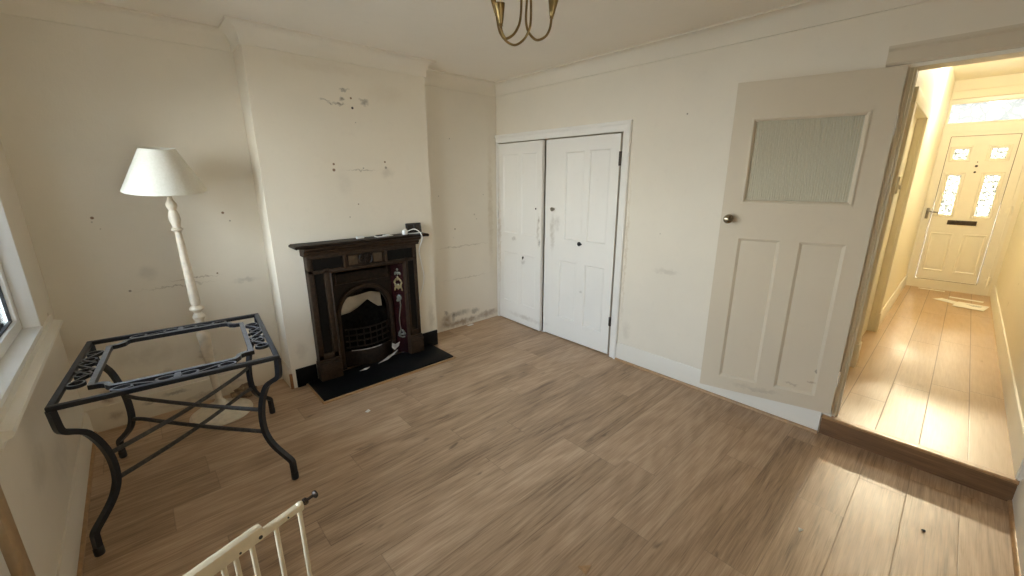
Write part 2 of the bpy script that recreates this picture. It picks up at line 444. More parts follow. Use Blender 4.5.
# ------------------------------------------------------------------ room constants (metres)
W = 3.566          # window wall at x = -W, cupboard wall at x = 0, chimney wall at y = 0
YN = -4.112        # wall behind the camera
H = 2.605
ZS = .134          # hall floor level
XF = 4.956         # front door plane
HH = 2.83          # hall ceiling
CX0, CX1 = -2.392, -1.037   # chimney breast
HRY = -4.10        # hall right wall
JY = -3.312        # doorway left jamb

# ------------------------------------------------------------------ shell
b = MB(); b.box((-W-.3, YN-.2, -.12), (.0, .02, 0)); b.box((0, -1.75, -.12), (.62, .02, 0))
struct('floor', b, M_oak, 'grey brown oak laminate floor of the empty room', 'floor')
b = MB(); b.box((.0, HRY-.05, ZS-.02), (XF+.1, -2.38, ZS)); b.box((.03, HRY, -.12), (XF+.1, -2.38, ZS-.02))
struct('floor_hall', b, M_oakhall, 'warm honey laminate floor of the raised hallway', 'floor')
b = MB(); b.box((-.006, HRY-.01, 0), (.03, JY+.045, ZS-.004))
struct('trim_1', b, M_riser, 'brown laminate riser of the step up to the hallway', 'step riser')
b = MB(); b.extrude([(-.022, ZS-.014), (-.026, ZS-.004), (-.018, ZS+.003), (.02, ZS+.004), (.03, ZS), (.0, ZS-.016)], 1, HRY-.01, JY+.045)
struct('trim_2', b, M_trimwood, 'pale oak nosing strip along the edge of the hallway step', 'step nosing')
b = MB(); b.box((-W-.3, YN-.2, H), (.12, .25, H+.14))
struct('ceiling', b, M_ceil, 'plain cream painted ceiling of the room', 'ceiling')
b = MB(); b.box((.10, HRY-.2, HH), (XF+.25, -2.3, HH+.12))
struct('ceiling_hall', b, M_hall, 'bright yellow cream ceiling of the hallway', 'ceiling')

# far wall and chimney breast
b = MB(); b.box((-W-.3, 0, 0), (.60, .25, H))
struct('wall_far', b, M_far, 'stained cream plaster wall in the alcoves beside the chimney breast', 'wall')
FX0, FX1, FZ = -2.03, -1.405, .90
b = MB()
b.box((CX0, F, 0), (FX0, .0, H)); b.box((FX1, F, 0), (CX1, .0, H)); b.box((FX0, F, FZ), (FX1, .0, H))
struct('wall_chimney', b, M_chim, 'cream chimney breast with screw holes and grey plaster repairs', 'wall', False)

# left (window) wall with window opening and added back door opening
WY0, WY1, WZ0, WZ1 = -1.53, -.50, .87, 2.12
DY0, DY1, DZ = -2.76, -1.90, 2.06
b = MB()
b.box((-W-.3, YN-.2, 0), (-W, DY0, H)); b.box((-W-.3, DY0, DZ), (-W, DY1, H)); b.box((-W-.3, DY1, 0), (-W, WY0, H))
b.box((-W-.3, WY0, 0), (-W, WY1, WZ0)); b.box((-W-.3, WY0, WZ1), (-W, WY1, H)); b.box((-W-.3, WY1, 0), (-W, .0, H))
struct('wall_left', b, M_left, 'cream window wall at the left edge of the photo', 'wall', False)
NX0, NX1, NZ0, NZ1 = -2.85, -1.95, .95, 2.15  # opening added in the unseen wall to bring in fill light
b = MB(); b.box((-W-.3, YN-.2, 0), (NX0, YN, H)); b.box((NX1, YN-.2, 0), (.12, YN, H)); b.box((NX0, YN-.2, 0), (NX1, YN, NZ0)); b.box((NX0, YN-.2, NZ1), (NX1, YN, H))
struct('wall_near', b, M_plain, 'cream wall running back from the right end of the step', 'wall')

# right wall B with cupboard recess and doorway
CYR, CZT = -1.622, 2.006
DH = 2.203
b = MB()
b.box((0, CYR, CZT), (.12, 0, HH+.1)); b.box((0, JY, 0), (.12, CYR, HH+.1)); b.box((0, YN, DH), (.12, JY, HH+.1))
b.box((.12, -1.7, 0), (.55, CYR, H)); b.box((.50, CYR, 0), (.55, 0, H)); b.box((.12, CYR, CZT+.02), (.5, 0, CZT+.08))
struct('wall_right', b, M_right, 'cream wall holding the built in cupboard and the hallway doorway', 'wall', False)

# hall walls
b = MB(); b.box((.0, HRY-.2, -.12), (XF+.25, HRY, HH+.1))
struct('wall_hall_right', b, M_hall, 'bright yellow cream right hand wall of the hallway', 'wall')
b = MB()
b.box((1.03, -3.25, 0), (1.13, -2.3, HH)); b.box((1.13, -3.25, 2.14), (2.2, -3.1, HH)); b.box((2.2, -3.25, 0), (XF+.25, -3.05, HH))
b.box((1.13, -3.12, 0), (2.2, -3.05, 2.14))
b.box((.1, -2.42, 0), (1.13, -2.3, HH))
struct('wall_hall_left', b, M_hall, 'bright yellow cream left hand wall of the hallway', 'wall', False)
b = MB(); b.box((XF, HRY-.2, 2.60), (XF+.2, -3.0, HH+.1)); b.box((XF, HRY-.2, -.12), (XF+.2, HRY+.045, HH)); b.box((XF, -3.228, -.12), (XF+.2, -3.0, HH))
b.box((XF-.03, HRY, 2.60), (XF, -3.25, 2.70), .01)
struct('wall_front', b, M_hall, 'yellow cream wall around the white front door', 'wall', False)

# ---- mitred sweeps for cornice and skirting
def sweep(path, prof, closed=False):
    """path: 2D points, room on the left of travel; prof: (offset into room, z)"""
    P = [Vector((p[0], p[1])) for p in path]; m = len(P)
    nor = []
    for i in range(m if closed else m-1):
        d = (P[(i+1) % m]-P[i]).normalized(); nor.append(Vector((-d.y, d.x)))
    rg = []
    for i in range(m):
        if closed: a, c = nor[(i-1) % m], nor[i]
        else: a, c = nor[max(i-1, 0)], nor[min(i, m-2)]
        mv = (a+c)/(1+a.dot(c)) if (1+a.dot(c)) > .01 else a
        rg.append([Vector((P[i].x+mv.x*o, P[i].y+mv.y*o, z)) for o, z in prof])
    mb = MB(); mb.rings(rg, True, True, closed); return mb
cov = [(-.005, H+.01), (.078, H+.01), (.078, H-.012)]+[(.078-.066*math.sin(a)*1.0, H-.012-.10*(1-math.cos(a))) for a in [i*PI/2/8 for i in range(1, 9)]]+[(.012, H-.125), (-.005, H-.125)]
path = [(0, YN), (0, 0), (CX1, 0), (CX1, F), (CX0, F), (CX0, 0), (-W, 0), (-W, YN)]
struct('trim_3', sweep(path, cov, True), M_cornice, 'plain cove cornice running around the top of the walls', 'cornice')
def skirt_prof(h=.165, t=.018):
    return [(-.004, -.004), (t, -.004), (t, h-.03), (t-.004, h-.022), (t-.004, h-.014), (t-.010, h), (-.004, h)]
struct('baseboard_far', sweep([(CX0, F+.012), (CX0, 0), (-W, 0)], skirt_prof()), M_worn, 'battered white skirting behind the floor lamp', 'skirting')
b = MB(); b.box((CX0-.019, F-.004, 0), (CX0+.001, F+.012, .125)); struct('trim_4', b, M_barewood, 'bare brown sawn end of the skirting at the chimney corner', 'skirting end')
struct('baseboard_left', sweep([(-W, -.018), (-W, DY1+.09)], skirt_prof()), M_left, 'cream skirting below the window', 'skirting')
struct('baseboard_right', sweep([(0, JY+.05), (0, -1.70)], skirt_prof(.166)), M_gloss, 'white skirting between cupboard and doorway', 'skirting')
q = [(.016, -.002)]+[(.016+.016*math.cos(a), .018*math.sin(a)) for a in [i*PI/2/5 for i in range(6)]]
struct('trim_5', sweep([(0, JY+.05), (0, -1.70)], q), M_trimwood, 'thin oak beading along the foot of the right hand skirting', 'beading')
struct('trim_6', sweep([(-W, 0), (-W, DY1+.09)], q), M_trimwood, 'thin oak beading along the foot of the skirting below the window', 'beading')
struct('baseboard_near', sweep([(-W, YN), (0, YN)], skirt_prof()), M_gloss, 'white skirting running back from the step', 'skirting')
struct('trim_7', sweep([(-W, YN), (-.0, YN)], q), M_trimwood, 'oak beading at the right edge beside the step', 'beading')
hs = [(o, z+ZS) for o, z in skirt_prof(.15, .02)]
struct('baseboard_hall_right', sweep([(.0, HRY), (XF, HRY)], hs), M_hallwood, 'cream skirting along the right side of the hallway', 'skirting')
struct('baseboard_hall_left', sweep([(XF, -3.25), (2.3, -3.25)], hs), M_hallwood, 'cream skirting along the left side of the hallway', 'skirting')
# doorway head casing and lining
b = MB(); b.extrude([(.0, DH), (-.02, DH), (-.028, DH+.012), (-.024, DH+.03), (-.018, DH+.07), (-.03, DH+.082), (-.03, DH+.095), (.0, DH+.095)], 1, YN, -3.213)
struct('trim_8', b, M_door, 'moulded architrave head above the hallway doorway', 'architrave')
b = MB(); b.box((.0, HRY, DH-.018), (.13, JY, DH)); b.box((.02, JY-.015, ZS), (.13, JY, DH)); b.box((.05, JY-.026, ZS), (.065, JY-.012, DH-.018))
struct('trim_9', b, M_hallwood, 'cream timber lining inside the hallway doorway', 'door lining')
b = MB(); b.box((-.012, HRY-.012, ZS+.002), (.03, HRY+.014, ZS+.13), .004)
struct('trim_10', b, M_gloss, 'grey plinth block at the right end of the step', 'plinth block')
# front room door in the hall's left wall
b = MB()
for x0, x1 in ((1.025, 1.125), (2.195, 2.295)):
    b.box((x0, -3.272, ZS), (x1, -3.245, 2.139), .006)
b.box((1.025, -3.272, 2.14), (2.295, -3.245, 2.24), .006); b.box((1.02, -3.28, ZS), (1.13, -3.245, ZS+.2), .006); b.box((2.19, -3.28, ZS), (2.3, -3.245, ZS+.2), .006)
struct('trim_11', b, M_hallwood, 'cream architrave of the side doorway in the hallway', 'architrave')
b = MB(); b.box((1.13, -3.20, ZS), (2.195, -3.16, 2.14), .003)
d1 = struct('door_4', b, M_hallwood, 'closed cream door in the left wall of the hallway', 'door')
b = MB(); b.box((1.035, -3.285, 1.52), (1.06, -3.27, 1.64), .003); b.box((1.04, -3.30, 1.55), (1.055, -3.28, 1.58), .003)
tag(b.build('light_switch', M_hallwood), 'small cream switch on the hallway door casing', 'switch')

# ------------------------------------------------------------------ window_1 (left wall)
wx = -W-.056
r = thing('window_1', 'white plastic window at the left edge of the photo', 'window', (wx, (WY0+WY1)/2, WZ0), 0, None, 'structure')
b = MB(); fw_ = .055
x0, x1 = wx-.036, wx
zb = WZ0+.025
b.box((x0, WY0, zb), (x1, WY1, zb+fw_), .006); b.box((x0, WY0, WZ1-fw_), (x1, WY1, WZ1), .006)
for y in (WY0, WY1-fw_, (WY0+WY1)/2-fw_/2): b.box((x0, y, zb+fw_-.004), (x1, y+fw_, WZ1-fw_+.004), .006)
b.build('window_frame', M_upvcw, r)
ym = (WY0+WY1)/2
for (ya, yb) in ((WY0+fw_, ym-fw_/2), (ym+fw_/2, WY1-fw_)):
    b = MB(); g = .008; xg = wx-.028
    for lo, hi in (((xg, ya, zb+fw_), (xg+.012, yb, zb+fw_+g)), ((xg, ya, WZ1-fw_-g), (xg+.012, yb, WZ1-fw_)), ((xg, ya, zb+fw_), (xg+.012, ya+g, WZ1-fw_)), ((xg, yb-g, zb+fw_), (xg+.012, yb, WZ1-fw_))): b.box(lo, hi)
    b.build('gasket', M_gasket, r)
    b = MB(); b.box((wx-.034, ya, zb+fw_), (wx-.030, yb, WZ1-fw_)); b.build('pane', M_glass, r)
b = MB(); b.box((wx-.02, WY0, WZ0), (-W+.012, WY1, WZ0+.025), .006)
b.build('window_board', M_upvcw, r)
b = MB(); b.extrude([(-W-.005, .775), (-W+.012, .775), (-W+.018, .80), (-W+.040, .81), (-W+.048, .822), (-W+.044, .834), (-W+.012, .842), (-W+.012, WZ0+.002), (-W-.005, WZ0+.002)], 1, -1.66, -.17)
b.build('window_sill', M_gloss, r)
b = MB()
for y0, y1 in ((WY1-.003, WY1+.012), (WY0-.012, WY0+.003)): b.box((wx, y0, WZ0+.02), (-W+.006, y1, WZ1), .003)
b.build('reveal_lining', M_upvcw, r)
r = thing('fill_window', 'added white window behind the camera that fills the room with light', 'window', ((NX0+NX1)/2, YN, NZ0), 0, None, 'structure')
b = MB()  # unseen window, added to even out the room light
for x in (NX0, (NX0+NX1)/2-.03, NX1-.06): b.box((x, YN-.14, NZ0), (x+.06, YN-.08, NZ1), .005)
for z in (NZ0, NZ1-.06): b.box((NX0, YN-.14, z), (NX1, YN-.08, z+.06), .005)
b.build('window_frame', M_upvcw, r)
b = MB(); b.box((NX0+.03, YN-.113, NZ0+.03), (NX1-.03, YN-.107, NZ1-.03)); b.build('pane', M_glass, r)
# door casing further along the left wall; unseen glazed leaf added for daylight
r = thing('door_3', 'timber door casing at the lower left edge with an added glazed leaf for light', 'door', (-W, (DY0+DY1)/2, 0), 0, None, 'structure')
b = MB(); b.box((-W-.004, DY1-.005, 0), (-W+.02, DY1+.085, DZ+.085), .006); b.box((-W-.004, DY0-.085, 0), (-W+.02, DY0+.005, DZ+.085), .006); b.box((-W-.004, DY0, DZ-.005), (-W+.02, DY1, DZ+.085), .006)
b.build('door_casing', plain('tan_woodwork', srgb(176, 148, 112), .5, 0, .1, 12, vec='pos'), r)
b = MB(); xx = -W-.10
b.box((xx-.05, DY0, .0), (xx, DY0+.11, DZ)); b.box((xx-.05, DY1-.11, .0), (xx, DY1, DZ)); b.box((xx-.05, DY0, DZ-.12), (xx, DY1, DZ)); b.box((xx-.05, DY0, 0), (xx, DY1, .75)); b.box((xx-.008, DY0+.2, .15), (xx+.008, DY1-.2, .62), .006)
b.build('added_door_leaf', M_upvcw, r)
b = MB(); b.box((xx-.03, DY0+.1, .74), (xx-.024, DY1-.1, DZ-.11)); b.build('pane', M_glass, r)

# ------------------------------------------------------------------ panelled doors helper
def grid_frame(mb, us, vs, holes, x0, x1, place):
    """solid slab of rectangles with rectangular holes; us, vs are sorted cut positions; no faces inside the slab"""
    nu, nv = len(us), len(vs)
    cache = {}
    def vt(i, j, k):
        if (i, j, k) not in cache: cache[(i, j, k)] = mb.bm.verts.new(place(us[i], (x0, x1)[k], vs[j]))
        return cache[(i, j, k)]
    def solid(i, j):
        if i < 0 or j < 0 or i >= nu-1 or j >= nv-1: return False
        return not any(us[i] >= h[0]-1e-6 and us[i+1] <= h[1]+1e-6 and vs[j] >= h[2]-1e-6 and vs[j+1] <= h[3]+1e-6 for h in holes)
    for i in range(nu-1):
        for j in range(nv-1):
            if not solid(i, j): continue
            for k in (0, 1): mb.bm.faces.new((vt(i, j, k), vt(i+1, j, k), vt(i+1, j+1, k), vt(i, j+1, k)))
            for (di, dj, a, b_) in ((-1, 0, (i, j), (i, j+1)), (1, 0, (i+1, j), (i+1, j+1)), (0, -1, (i, j), (i+1, j)), (0, 1, (i, j+1), (i+1, j+1))):
                if not solid(i+di, j+dj):
                    mb.bm.faces.new((vt(*a, 0), vt(*b_, 0), vt(*b_, 1), vt(*a, 1)))
def picture_mould(mb, u0, u1, v0, v1, prof, place):
    """moulding ring inside a rectangle; prof: (inset, depth)"""
    rg = []
    for (o, d) in prof:
        rg.append([place(u0+o, d, v0+o), place(u1-o, d, v0+o), place(u1-o, d, v1-o), place(u0+o, d, v1-o)])
    mb.rings(rg, False, True, False)

# ------------------------------------------------------------------ open panel door (door_1)
hx, hy, lx, ly = -.0496, -3.3078, -.2529, -2.5667
ang = math.atan2(ly-hy, lx-hx)
DW, D0, D1 = .7685, .177, 2.190
Rd = Matrix.Translation((hx, hy, 0)) @ Matrix.Rotation(ang, 4, 'Z')
def dplace(u, d, v): return Rd @ Vector((u, d, v))     # local +y is the side towards the room
r = thing('door_1', 'cream panelled door standing open against the wall beside the hallway', 'door', (hx, hy, D0), ang, None, 'structure')
GU0, GU1, GZ0, GZ1 = .118, .655, 1.485, 1.975
PL = (.095, .322, .272, 1.256); PR = (.420, .652, .272, 1.256)
b = MB()
holes = [(GU0, GU1, GZ0, GZ1), PL, PR]
us = sorted({0, DW, GU0, GU1, PL[0], PL[1], PR[0], PR[1]}); vs = sorted({D0, D1, GZ0, GZ1, PL[2], PL[3]})
grid_frame(b, us, vs, holes, -.038, 0, dplace)
pass
b.build('door_frame', M_door, r, False)
for P_ in (PL, PR):
    b = MB()
    picture_mould(b, *P_, [(-.003, .0003), (.0, .001), (.005, -.002), (.016, -.010), (.018, -.014)], dplace)
    b.prism([(P_[0], P_[2]), (P_[1], P_[2]), (P_[1], P_[3]), (P_[0], P_[3])], lambda p: dplace(p[0], -.026, p[1]), lambda p: dplace(p[0], -.012, p[1]))
    b.build('panel', M_door, r, True, ang=20)
b = MB(); picture_mould(b, GU0, GU1, GZ0, GZ1, [(-.010, .0), (-.009, .007), (-.001, .009), (.006, .004), (.012, -.006), (.012, -.014)], dplace)
b.build('glazing_bead', M_door, r, True, ang=20)
b = MB()
N = 46; pts = []
for i in range(N*4+1):
    u = GU0+(GU1-GU0)*i/(N*4); d = -.015+.0036*math.cos(2*PI*i/4)
    pts.append((u, d))
rgs = [[dplace(u, d, z) for u, d in pts] for z in (GZ0, GZ1)]
b.rings(rgs, False, False); b.build('reeded_pane', M_reed, r, True, ang=179)
kc = dplace(.722, 0, 1.378); kax = (Rd.to_3x3() @ Vector((0, 1, 0)))
b = MB(); b.lathe([(.0, .0), (.027, 0), (.027, .004), (.022, .007), (.010, .009), (.009, .028), (.016, .034), (.026, .042), (.0285, .052), (.025, .062), (.014, .068), (.0, .069)], kc, 28, kax)
b.build('door_knob', M_knob, r)
for z in (.42, 1.9):
    b = MB(); b.lathe([(.0, -.05), (.006, -.05), (.006, .05), (0, .05)], dplace(-.004, -.003, z), 12); b.build('hinge', M_door, r)

# ------------------------------------------------------------------ built-in cupboard on the right wall
r = thing('built_in_cupboard', 'white painted built in cupboard with two tall doors in the corner', 'cupboard', (0, -.82, 0))
# frame
b = MB()
arch = [(0, 0), (.0, .0)]
prof = [(.0, .0), (-.008, .0), (-.012, .012), (-.014, .05), (-.024, .058), (-.028, .072), (-.022, .082), (.0, .082)]
b.extrude([(x, CZT+z) for x, z in prof], 1, -1.700, -.002)
b.extrude([(x, CYR-w_*.92) for x, w_ in prof][::-1], 2, 0.0, CZT+.08)
b.box((-.012, -.03, 0), (.02, -.002, CZT+.002), .003)
b.box((.0, -.772, 0), (.05, -.730, .002))
b.build('cupboard_frame', M_cup, r, True, ang=30)
def cup_door(u0, u1, z0, z1, mat, hinge_u, a, panels, pd, md):
    Rm = Matrix.Translation((0, hinge_u, 0)) @ Matrix.Rotation(a, 4, 'Z') @ Matrix.Translation((0, -hinge_u, 0))
    def pl(u, d, v): return Rm @ Vector((-d, u, v))
    bb = MB()
    us = sorted({u0, u1} | {p[0] for p in panels} | {p[1] for p in panels}); vs = sorted({z0, z1} | {p[2] for p in panels} | {p[3] for p in panels})
    grid_frame(bb, us, vs, panels, -.036, .002, pl)
    pass
    d_ = bb.build('cupboard_door', mat, r, False)
    for p in panels:
        bb = MB()
        picture_mould(bb, *p, [(-.002, .002), (.001, md), (.009, -.001), (.013, -pd), (.013, -pd-.002)], pl)
        bb.prism([(p[0], p[2]), (p[1], p[2]), (p[1], p[3]), (p[0], p[3])], lambda q: pl(q[0], -pd-.012, q[1]), lambda q: pl(q[0], -pd, q[1]))
        bb.build('panel', mat, d_, True, ang=20)
    return d_, pl
dl, pl_l = cup_door(-.734, -.034, .012, 1.994, M_cup, -.034, -R(2.6), [(-.37, -.12, 1.04, 1.885), (-.655, -.425, 1.04, 1.885), (-.37, -.12, .24, .825), (-.655, -.425, .24, .825)], .004, .003)
dr, pl_r = cup_door(-1.598, -.757, .012, 1.994, M_cup, -1.598, 0, [(-1.225, -1.01, 1.045, 1.872), (-1.505, -1.285, 1.05, 1.88), (-1.178, -.965, .225, .835), (-1.505, -1.285, .205, .833)], .009, .005)
b = MB(); b.lathe([(0, 0), (.012, 0), (.012, .004), (.008, .008), (.009, .016), (.019, .022), (.021, .03), (.017, .038), (0, .040)], (-.002, -.874, 1.337), 24, (-1, 0, 0))
b.build('door_knob', M_chrome, dr)
b = MB(); b.lathe([(0, 0), (.020, 0), (.020, .010), (.014, .016), (0, .017)], (-.002, -1.21, 1.025), 20, (-1, 0, 0)); b.box((-.022, -1.245, 1.017), (-.008, -1.205, 1.033), .004)
b.build('latch', M_black, dr)
for z0, z1 in ((1.735, 1.85), (.30, .385)):
    b = MB(); b.lathe([(0, z0), (.008, z0), (.008, z1), (0, z1)], (-.007, -1.61, 0), 12); b.box((-.008, -1.612, z0), (-.001, -1.592, z1), .001)
    b.build('hinge', M_dark, dr)
b = MB(); b.sphere((-.022, -.455, .79), .010, (1, .7, 1.4)); b.tube([(-.02, -.455, .80), (-.034, -.457, .797), (-.036, -.457, .775), (-.026, -.455, .77)], .003, 8)
b.build('hook', M_dark, dl)
b = MB(); b.lathe([(0, 0), (.009, 0), (.009, .003), (0, .003)], (-.034, -.655, 1.33), 14, (-1, 0, 0)); b.build('keyhole', M_dark, dl)

# ------------------------------------------------------------------ front door (door_2)
r = thing('door_2', 'cream plastic front door with patterned glass at the end of the hallway', 'door', (XF, -3.64, ZS), 0, None, 'structure')
YA, YB = -4.056, -3.222
def fp(u, d, v): return Vector((XF-d, u, v))
b = MB()
grid_frame(b, [YA, -4.02, -3.262, YB], [ZS, ZS+.075, 2.20, 2.30, 2.555, 2.605], [(-4.02, -3.262, ZS+.075, 2.20), (-4.02, -3.262, 2.30, 2.555)], -.07, .0, fp)
pass
picture_mould(b, -4.02, -3.262, 2.30, 2.555, [(-.004, .0), (.0, .006), (.014, -.004), (.014, -.02)], fp)
b.build('door_frame', M_upvc, r, True, ang=20)
b = MB()
SA = (-4.018, -3.264, ZS+.077, 2.198)
PA = (-3.936, -3.345, .262, 2.146)
grid_frame(b, [SA[0], PA[0], PA[1], SA[1]], [SA[2], PA[2], PA[3], SA[3]], [PA], -.05, .012, fp)
pass
b.build('sash', M_upvc, r, False)
gl = [(-3.535, -3.405, 1.866, 1.992), (-3.862, -3.732, 1.866, 1.992), (-3.530, -3.410, 1.157, 1.662), (-3.865, -3.738, 1.153, 1.662)]
b = MB()
us = sorted({PA[0]+.004, PA[1]-.004} | {g[0] for g in gl} | {g[1] for g in gl}); vs = sorted({PA[2]+.004, PA[3]-.004} | {g[2] for g in gl} | {g[3] for g in gl})
grid_frame(b, us, vs, gl, -.03, .004, fp)
pass
for g in gl: picture_mould(b, g[0]-.034, g[1]+.034, g[2]-.034, g[3]+.034, [(0, .004), (.006, .011), (.014, .012), (.024, .006), (.034, .010), (.036, -.004)], fp)
for g in ((-3.60, -3.385, .385, .912), (-3.905, -3.69, .385, .912)):
    picture_mould(b, *g, [(0, .004), (.006, .012), (.016, .012), (.028, .005), (.05, .009), (.052, .009)], fp)
    b.prism([(g[0]+.05, g[2]+.05), (g[1]-.05, g[2]+.05), (g[1]-.05, g[3]-.05), (g[0]+.05, g[3]-.05)], lambda p: fp(p[0], .002, p[1]), lambda p: fp(p[0], .009, p[1]))
b.build('door_panel', M_upvc, r, True, ang=20)
b = MB()
for u in (PA[0], PA[1]): b.box((XF-.0125, u-.003, PA[2]), (XF-.002, u+.003, PA[3]))
for v in (PA[2], PA[3]): b.box((XF-.0125, PA[0], v-.003), (XF-.002, PA[1], v+.003))
b.build('gasket', plain('brown_gasket', (.25, .2, .12), .6), r)
for g in gl:
    b = MB(); b.box((XF-.002, g[0], g[2]), (XF+.004, g[1], g[3])); b.build('glass_pane', M_obs, r)
b = MB(); b.box((XF+.012, -4.02, 2.30), (XF+.017, -3.262, 2.555)); b.build('transom_pane', M_obs2, r)
b = MB(); b.box((XF-.016, -3.782, 1.026), (XF-.004, -3.515, 1.084), .004); b.build('letter_plate', M_dark, r)
b = MB(); b.box((XF-.022, -3.318, 1.09), (XF-.010, -3.288, 1.235), .005); b.tube([(XF-.02, -3.303, 1.195), (XF-.055, -3.303, 1.195), (XF-.06, -3.32, 1.193), (XF-.058, -3.415, 1.175)], .009, 10)
b.build('door_handle', plain('brushed_steel', (.32, .31, .29), .3, 1.0), r)
for z in (.33, 1.235):
    b = MB(); b.lathe([(0, z-.055), (.012, z-.055), (.012, z+.055), (0, z+.055)], (XF-.015, -4.03, 0), 14); b.box((XF-.014, -4.05, z-.03), (XF-.002, -3.995, z+.03), .003); b.build('hinge', M_upvc, r)
for z, w_ in ((1.825, .006), (1.775, .014), (1.70, .012)):
    b = MB(); b.lathe([(0, 0), (w_, 0), (w_*.8, .006), (0, .008)], (XF-.004, -3.638, z), 14, (-1, 0, 0)); b.build('door_stud', M_dark, r)

# ------------------------------------------------------------------ fireplace
FC = -1.7275
r = thing('fireplace', 'dark cast iron fireplace with tulip tiles set in the chimney breast', 'fireplace', (FC, F, 0))
b = MB()  # mantel shelf
sh = [(0, 1.128), (-.10, 1.128), (-.125, 1.133), (-.150, 1.131), (-.163, 1.138), (-.166, 1.148), (-.160, 1.157), (0, 1.157)]
b.extrude([(F+y, z) for y, z in sh], 0, -2.272, -1.183)
b.prism([(0, 1.130), (0, 1.157), (.012, 1.150), (.014, 1.142), (.010, 1.134)], lambda p: Vector((-1.183+p[0], F, p[1])), lambda p: Vector((-1.183+p[0], F-.166, p[1])))
b.prism([(0, 1.130), (0, 1.157), (.012, 1.150), (.014, 1.142), (.010, 1.134)], lambda p: Vector((-2.272-p[0], F, p[1])), lambda p: Vector((-2.272-p[0], F-.166, p[1])))
b.build('mantel_shelf', M_iron, r, True, ang=40)
b = MB()  # bed moulding under the shelf
bed = [(0, 1.060), (-.088, 1.060), (-.088, 1.072), (-.10, 1.080), (-.104, 1.096), (-.116, 1.104), (-.135, 1.110), (-.142, 1.122), (-.142, 1.130), (0, 1.130)]
b.extrude([(F+y, z) for y, z in bed], 0, -2.215, -1.240)
b.build('bed_moulding', M_iron2, r, True, ang=40)
JL0, JL1, JR0, JR1 = -2.195, -2.035, -1.380, -1.260
yf = F-.078
b = MB()  # surround: jambs, frieze, plinths
for a0, a1 in ((JL0, JL1), (JR0, JR1)):
    b.box((a0, yf+.016, .0245), (a1, F, .95)); 
    # raised border of the jamb panel
    b.box((a0, yf, .20), (a0+(.040 if a0 < -2 else .030), yf+.02, .95), .005); b.box((a1-(.045 if a0 < -2 else .03), yf, .20), (a1, yf+.02, .95), .005); b.box((a0, yf, .20), (a1, yf+.02, .25), .005)
    b.box((a0-.008, yf-.022, .0245), (a1+.008, F, .185), .006); b.box((a0-.004, yf-.014, .185), (a1+.004, F, .202), .006); b.box((a0-.01, yf-.026, .15), (a1+.01, F, .168), .006)
b.box((JL0, yf+.016, .93), (JR1, F, 1.062)); 
b.box((JL0, yf, 1.035), (JR1, yf+.02, 1.062), .005); b.box((JL0, yf, .915), (JR1, yf+.02, .94), .005)
for x in (JL0+.014, -1.905, -1.555, JR1-.014): b.box((x-.014, yf, .93), (x+.014, yf+.02, 1.05), .005)
b.build('surround', M_iron2, r, True, ang=40)
b = MB()  # dark ornament panels in frieze and jambs
rr = random.Random(3)
def leafstrip(x0, x1, z0, z1, n):
    for i in range(n):
        x = x0+(x1-x0)*rr.random(); z = z0+(z1-z0)*rr.random()
        b.sphere((x, yf+.014, z), .013, (1, .35, .45), 8, 5, Matrix.Rotation(rr.random()*PI, 3, 'Y'))
M_relief = plain('dark_relief', (.007, .0055, .0045), .55, 0, .3, 50, .001, spec=.15)
for x0, x1 in ((-2.150, -1.925), (-1.535, -1.300)):
    b = MB(); b.box((x0, yf+.010, .945), (x1, yf+.018, 1.030)); leafstrip(x0+.015, x1-.015, .955, 1.02, 26); b.build('ornament_panel', M_relief, r)
for x0, x1 in ((JL0+.045, JL1-.05), (JR0+.032, JR1-.032)):
    b = MB(); b.box((x0, yf+.010, .255), (x1, yf+.018, .925)); leafstrip(x0+.012, x1-.012, .27, .91, 54); b.build('ornament_panel', M_relief, r)
for x in (-1.838, -1.628):
    b = MB(); b.box((x-.038, yf+.006, .950), (x+.038, yf+.02, 1.026), .003); picture_mould(b, x-.038, x+.038, .950, 1.026, [(0, -(F-.0)+0, )]*0 or [(.0, 0), (.001, 0)], lambda u, d, v: Vector((u, yf+.006, v)))
    b.build('square_tile', plain('brown_square_tile', (.075, .045, .022), .4, 0, .2, 40), r)
b = MB()
cx_, cz_ = -1.733, .988
b.lathe([(.058, 0), (.060, .012), (.054, .018), (.048, .012), (.046, .006), (.0, .006)], (cx_, yf+.014, cz_), 32, (0, -1, 0))
for k in range(8):
    a = k*PI/4; b.sphere((cx_+.026*math.cos(a), yf+.007, cz_+.026*math.sin(a)), .014, (1.3, .35, .5), 8, 5, Matrix.Rotation(-a, 3, 'Y'))
b.sphere((cx_, yf+.005, cz_), .012, (1, .6, 1))
b.build('roundel', M_iron, r)
# inner moulded frame of the opening
b = MB()
rgp = [(.004, yf), (-.004, yf-.010), (-.010, yf-.006), (-.014, yf+.010), (-.016, yf+.025)]
rg = []
for o, y in rgp:
    rg.append([Vector((JL1-o, y, .026)), Vector((JL1-o, y, .918+o)), Vector((JR0+o, y, .918+o)), Vector((JR0+o, y, .026))])
b.rings(rg, False, False); b.build('opening_moulding', M_iron2, r, True, ang=30)
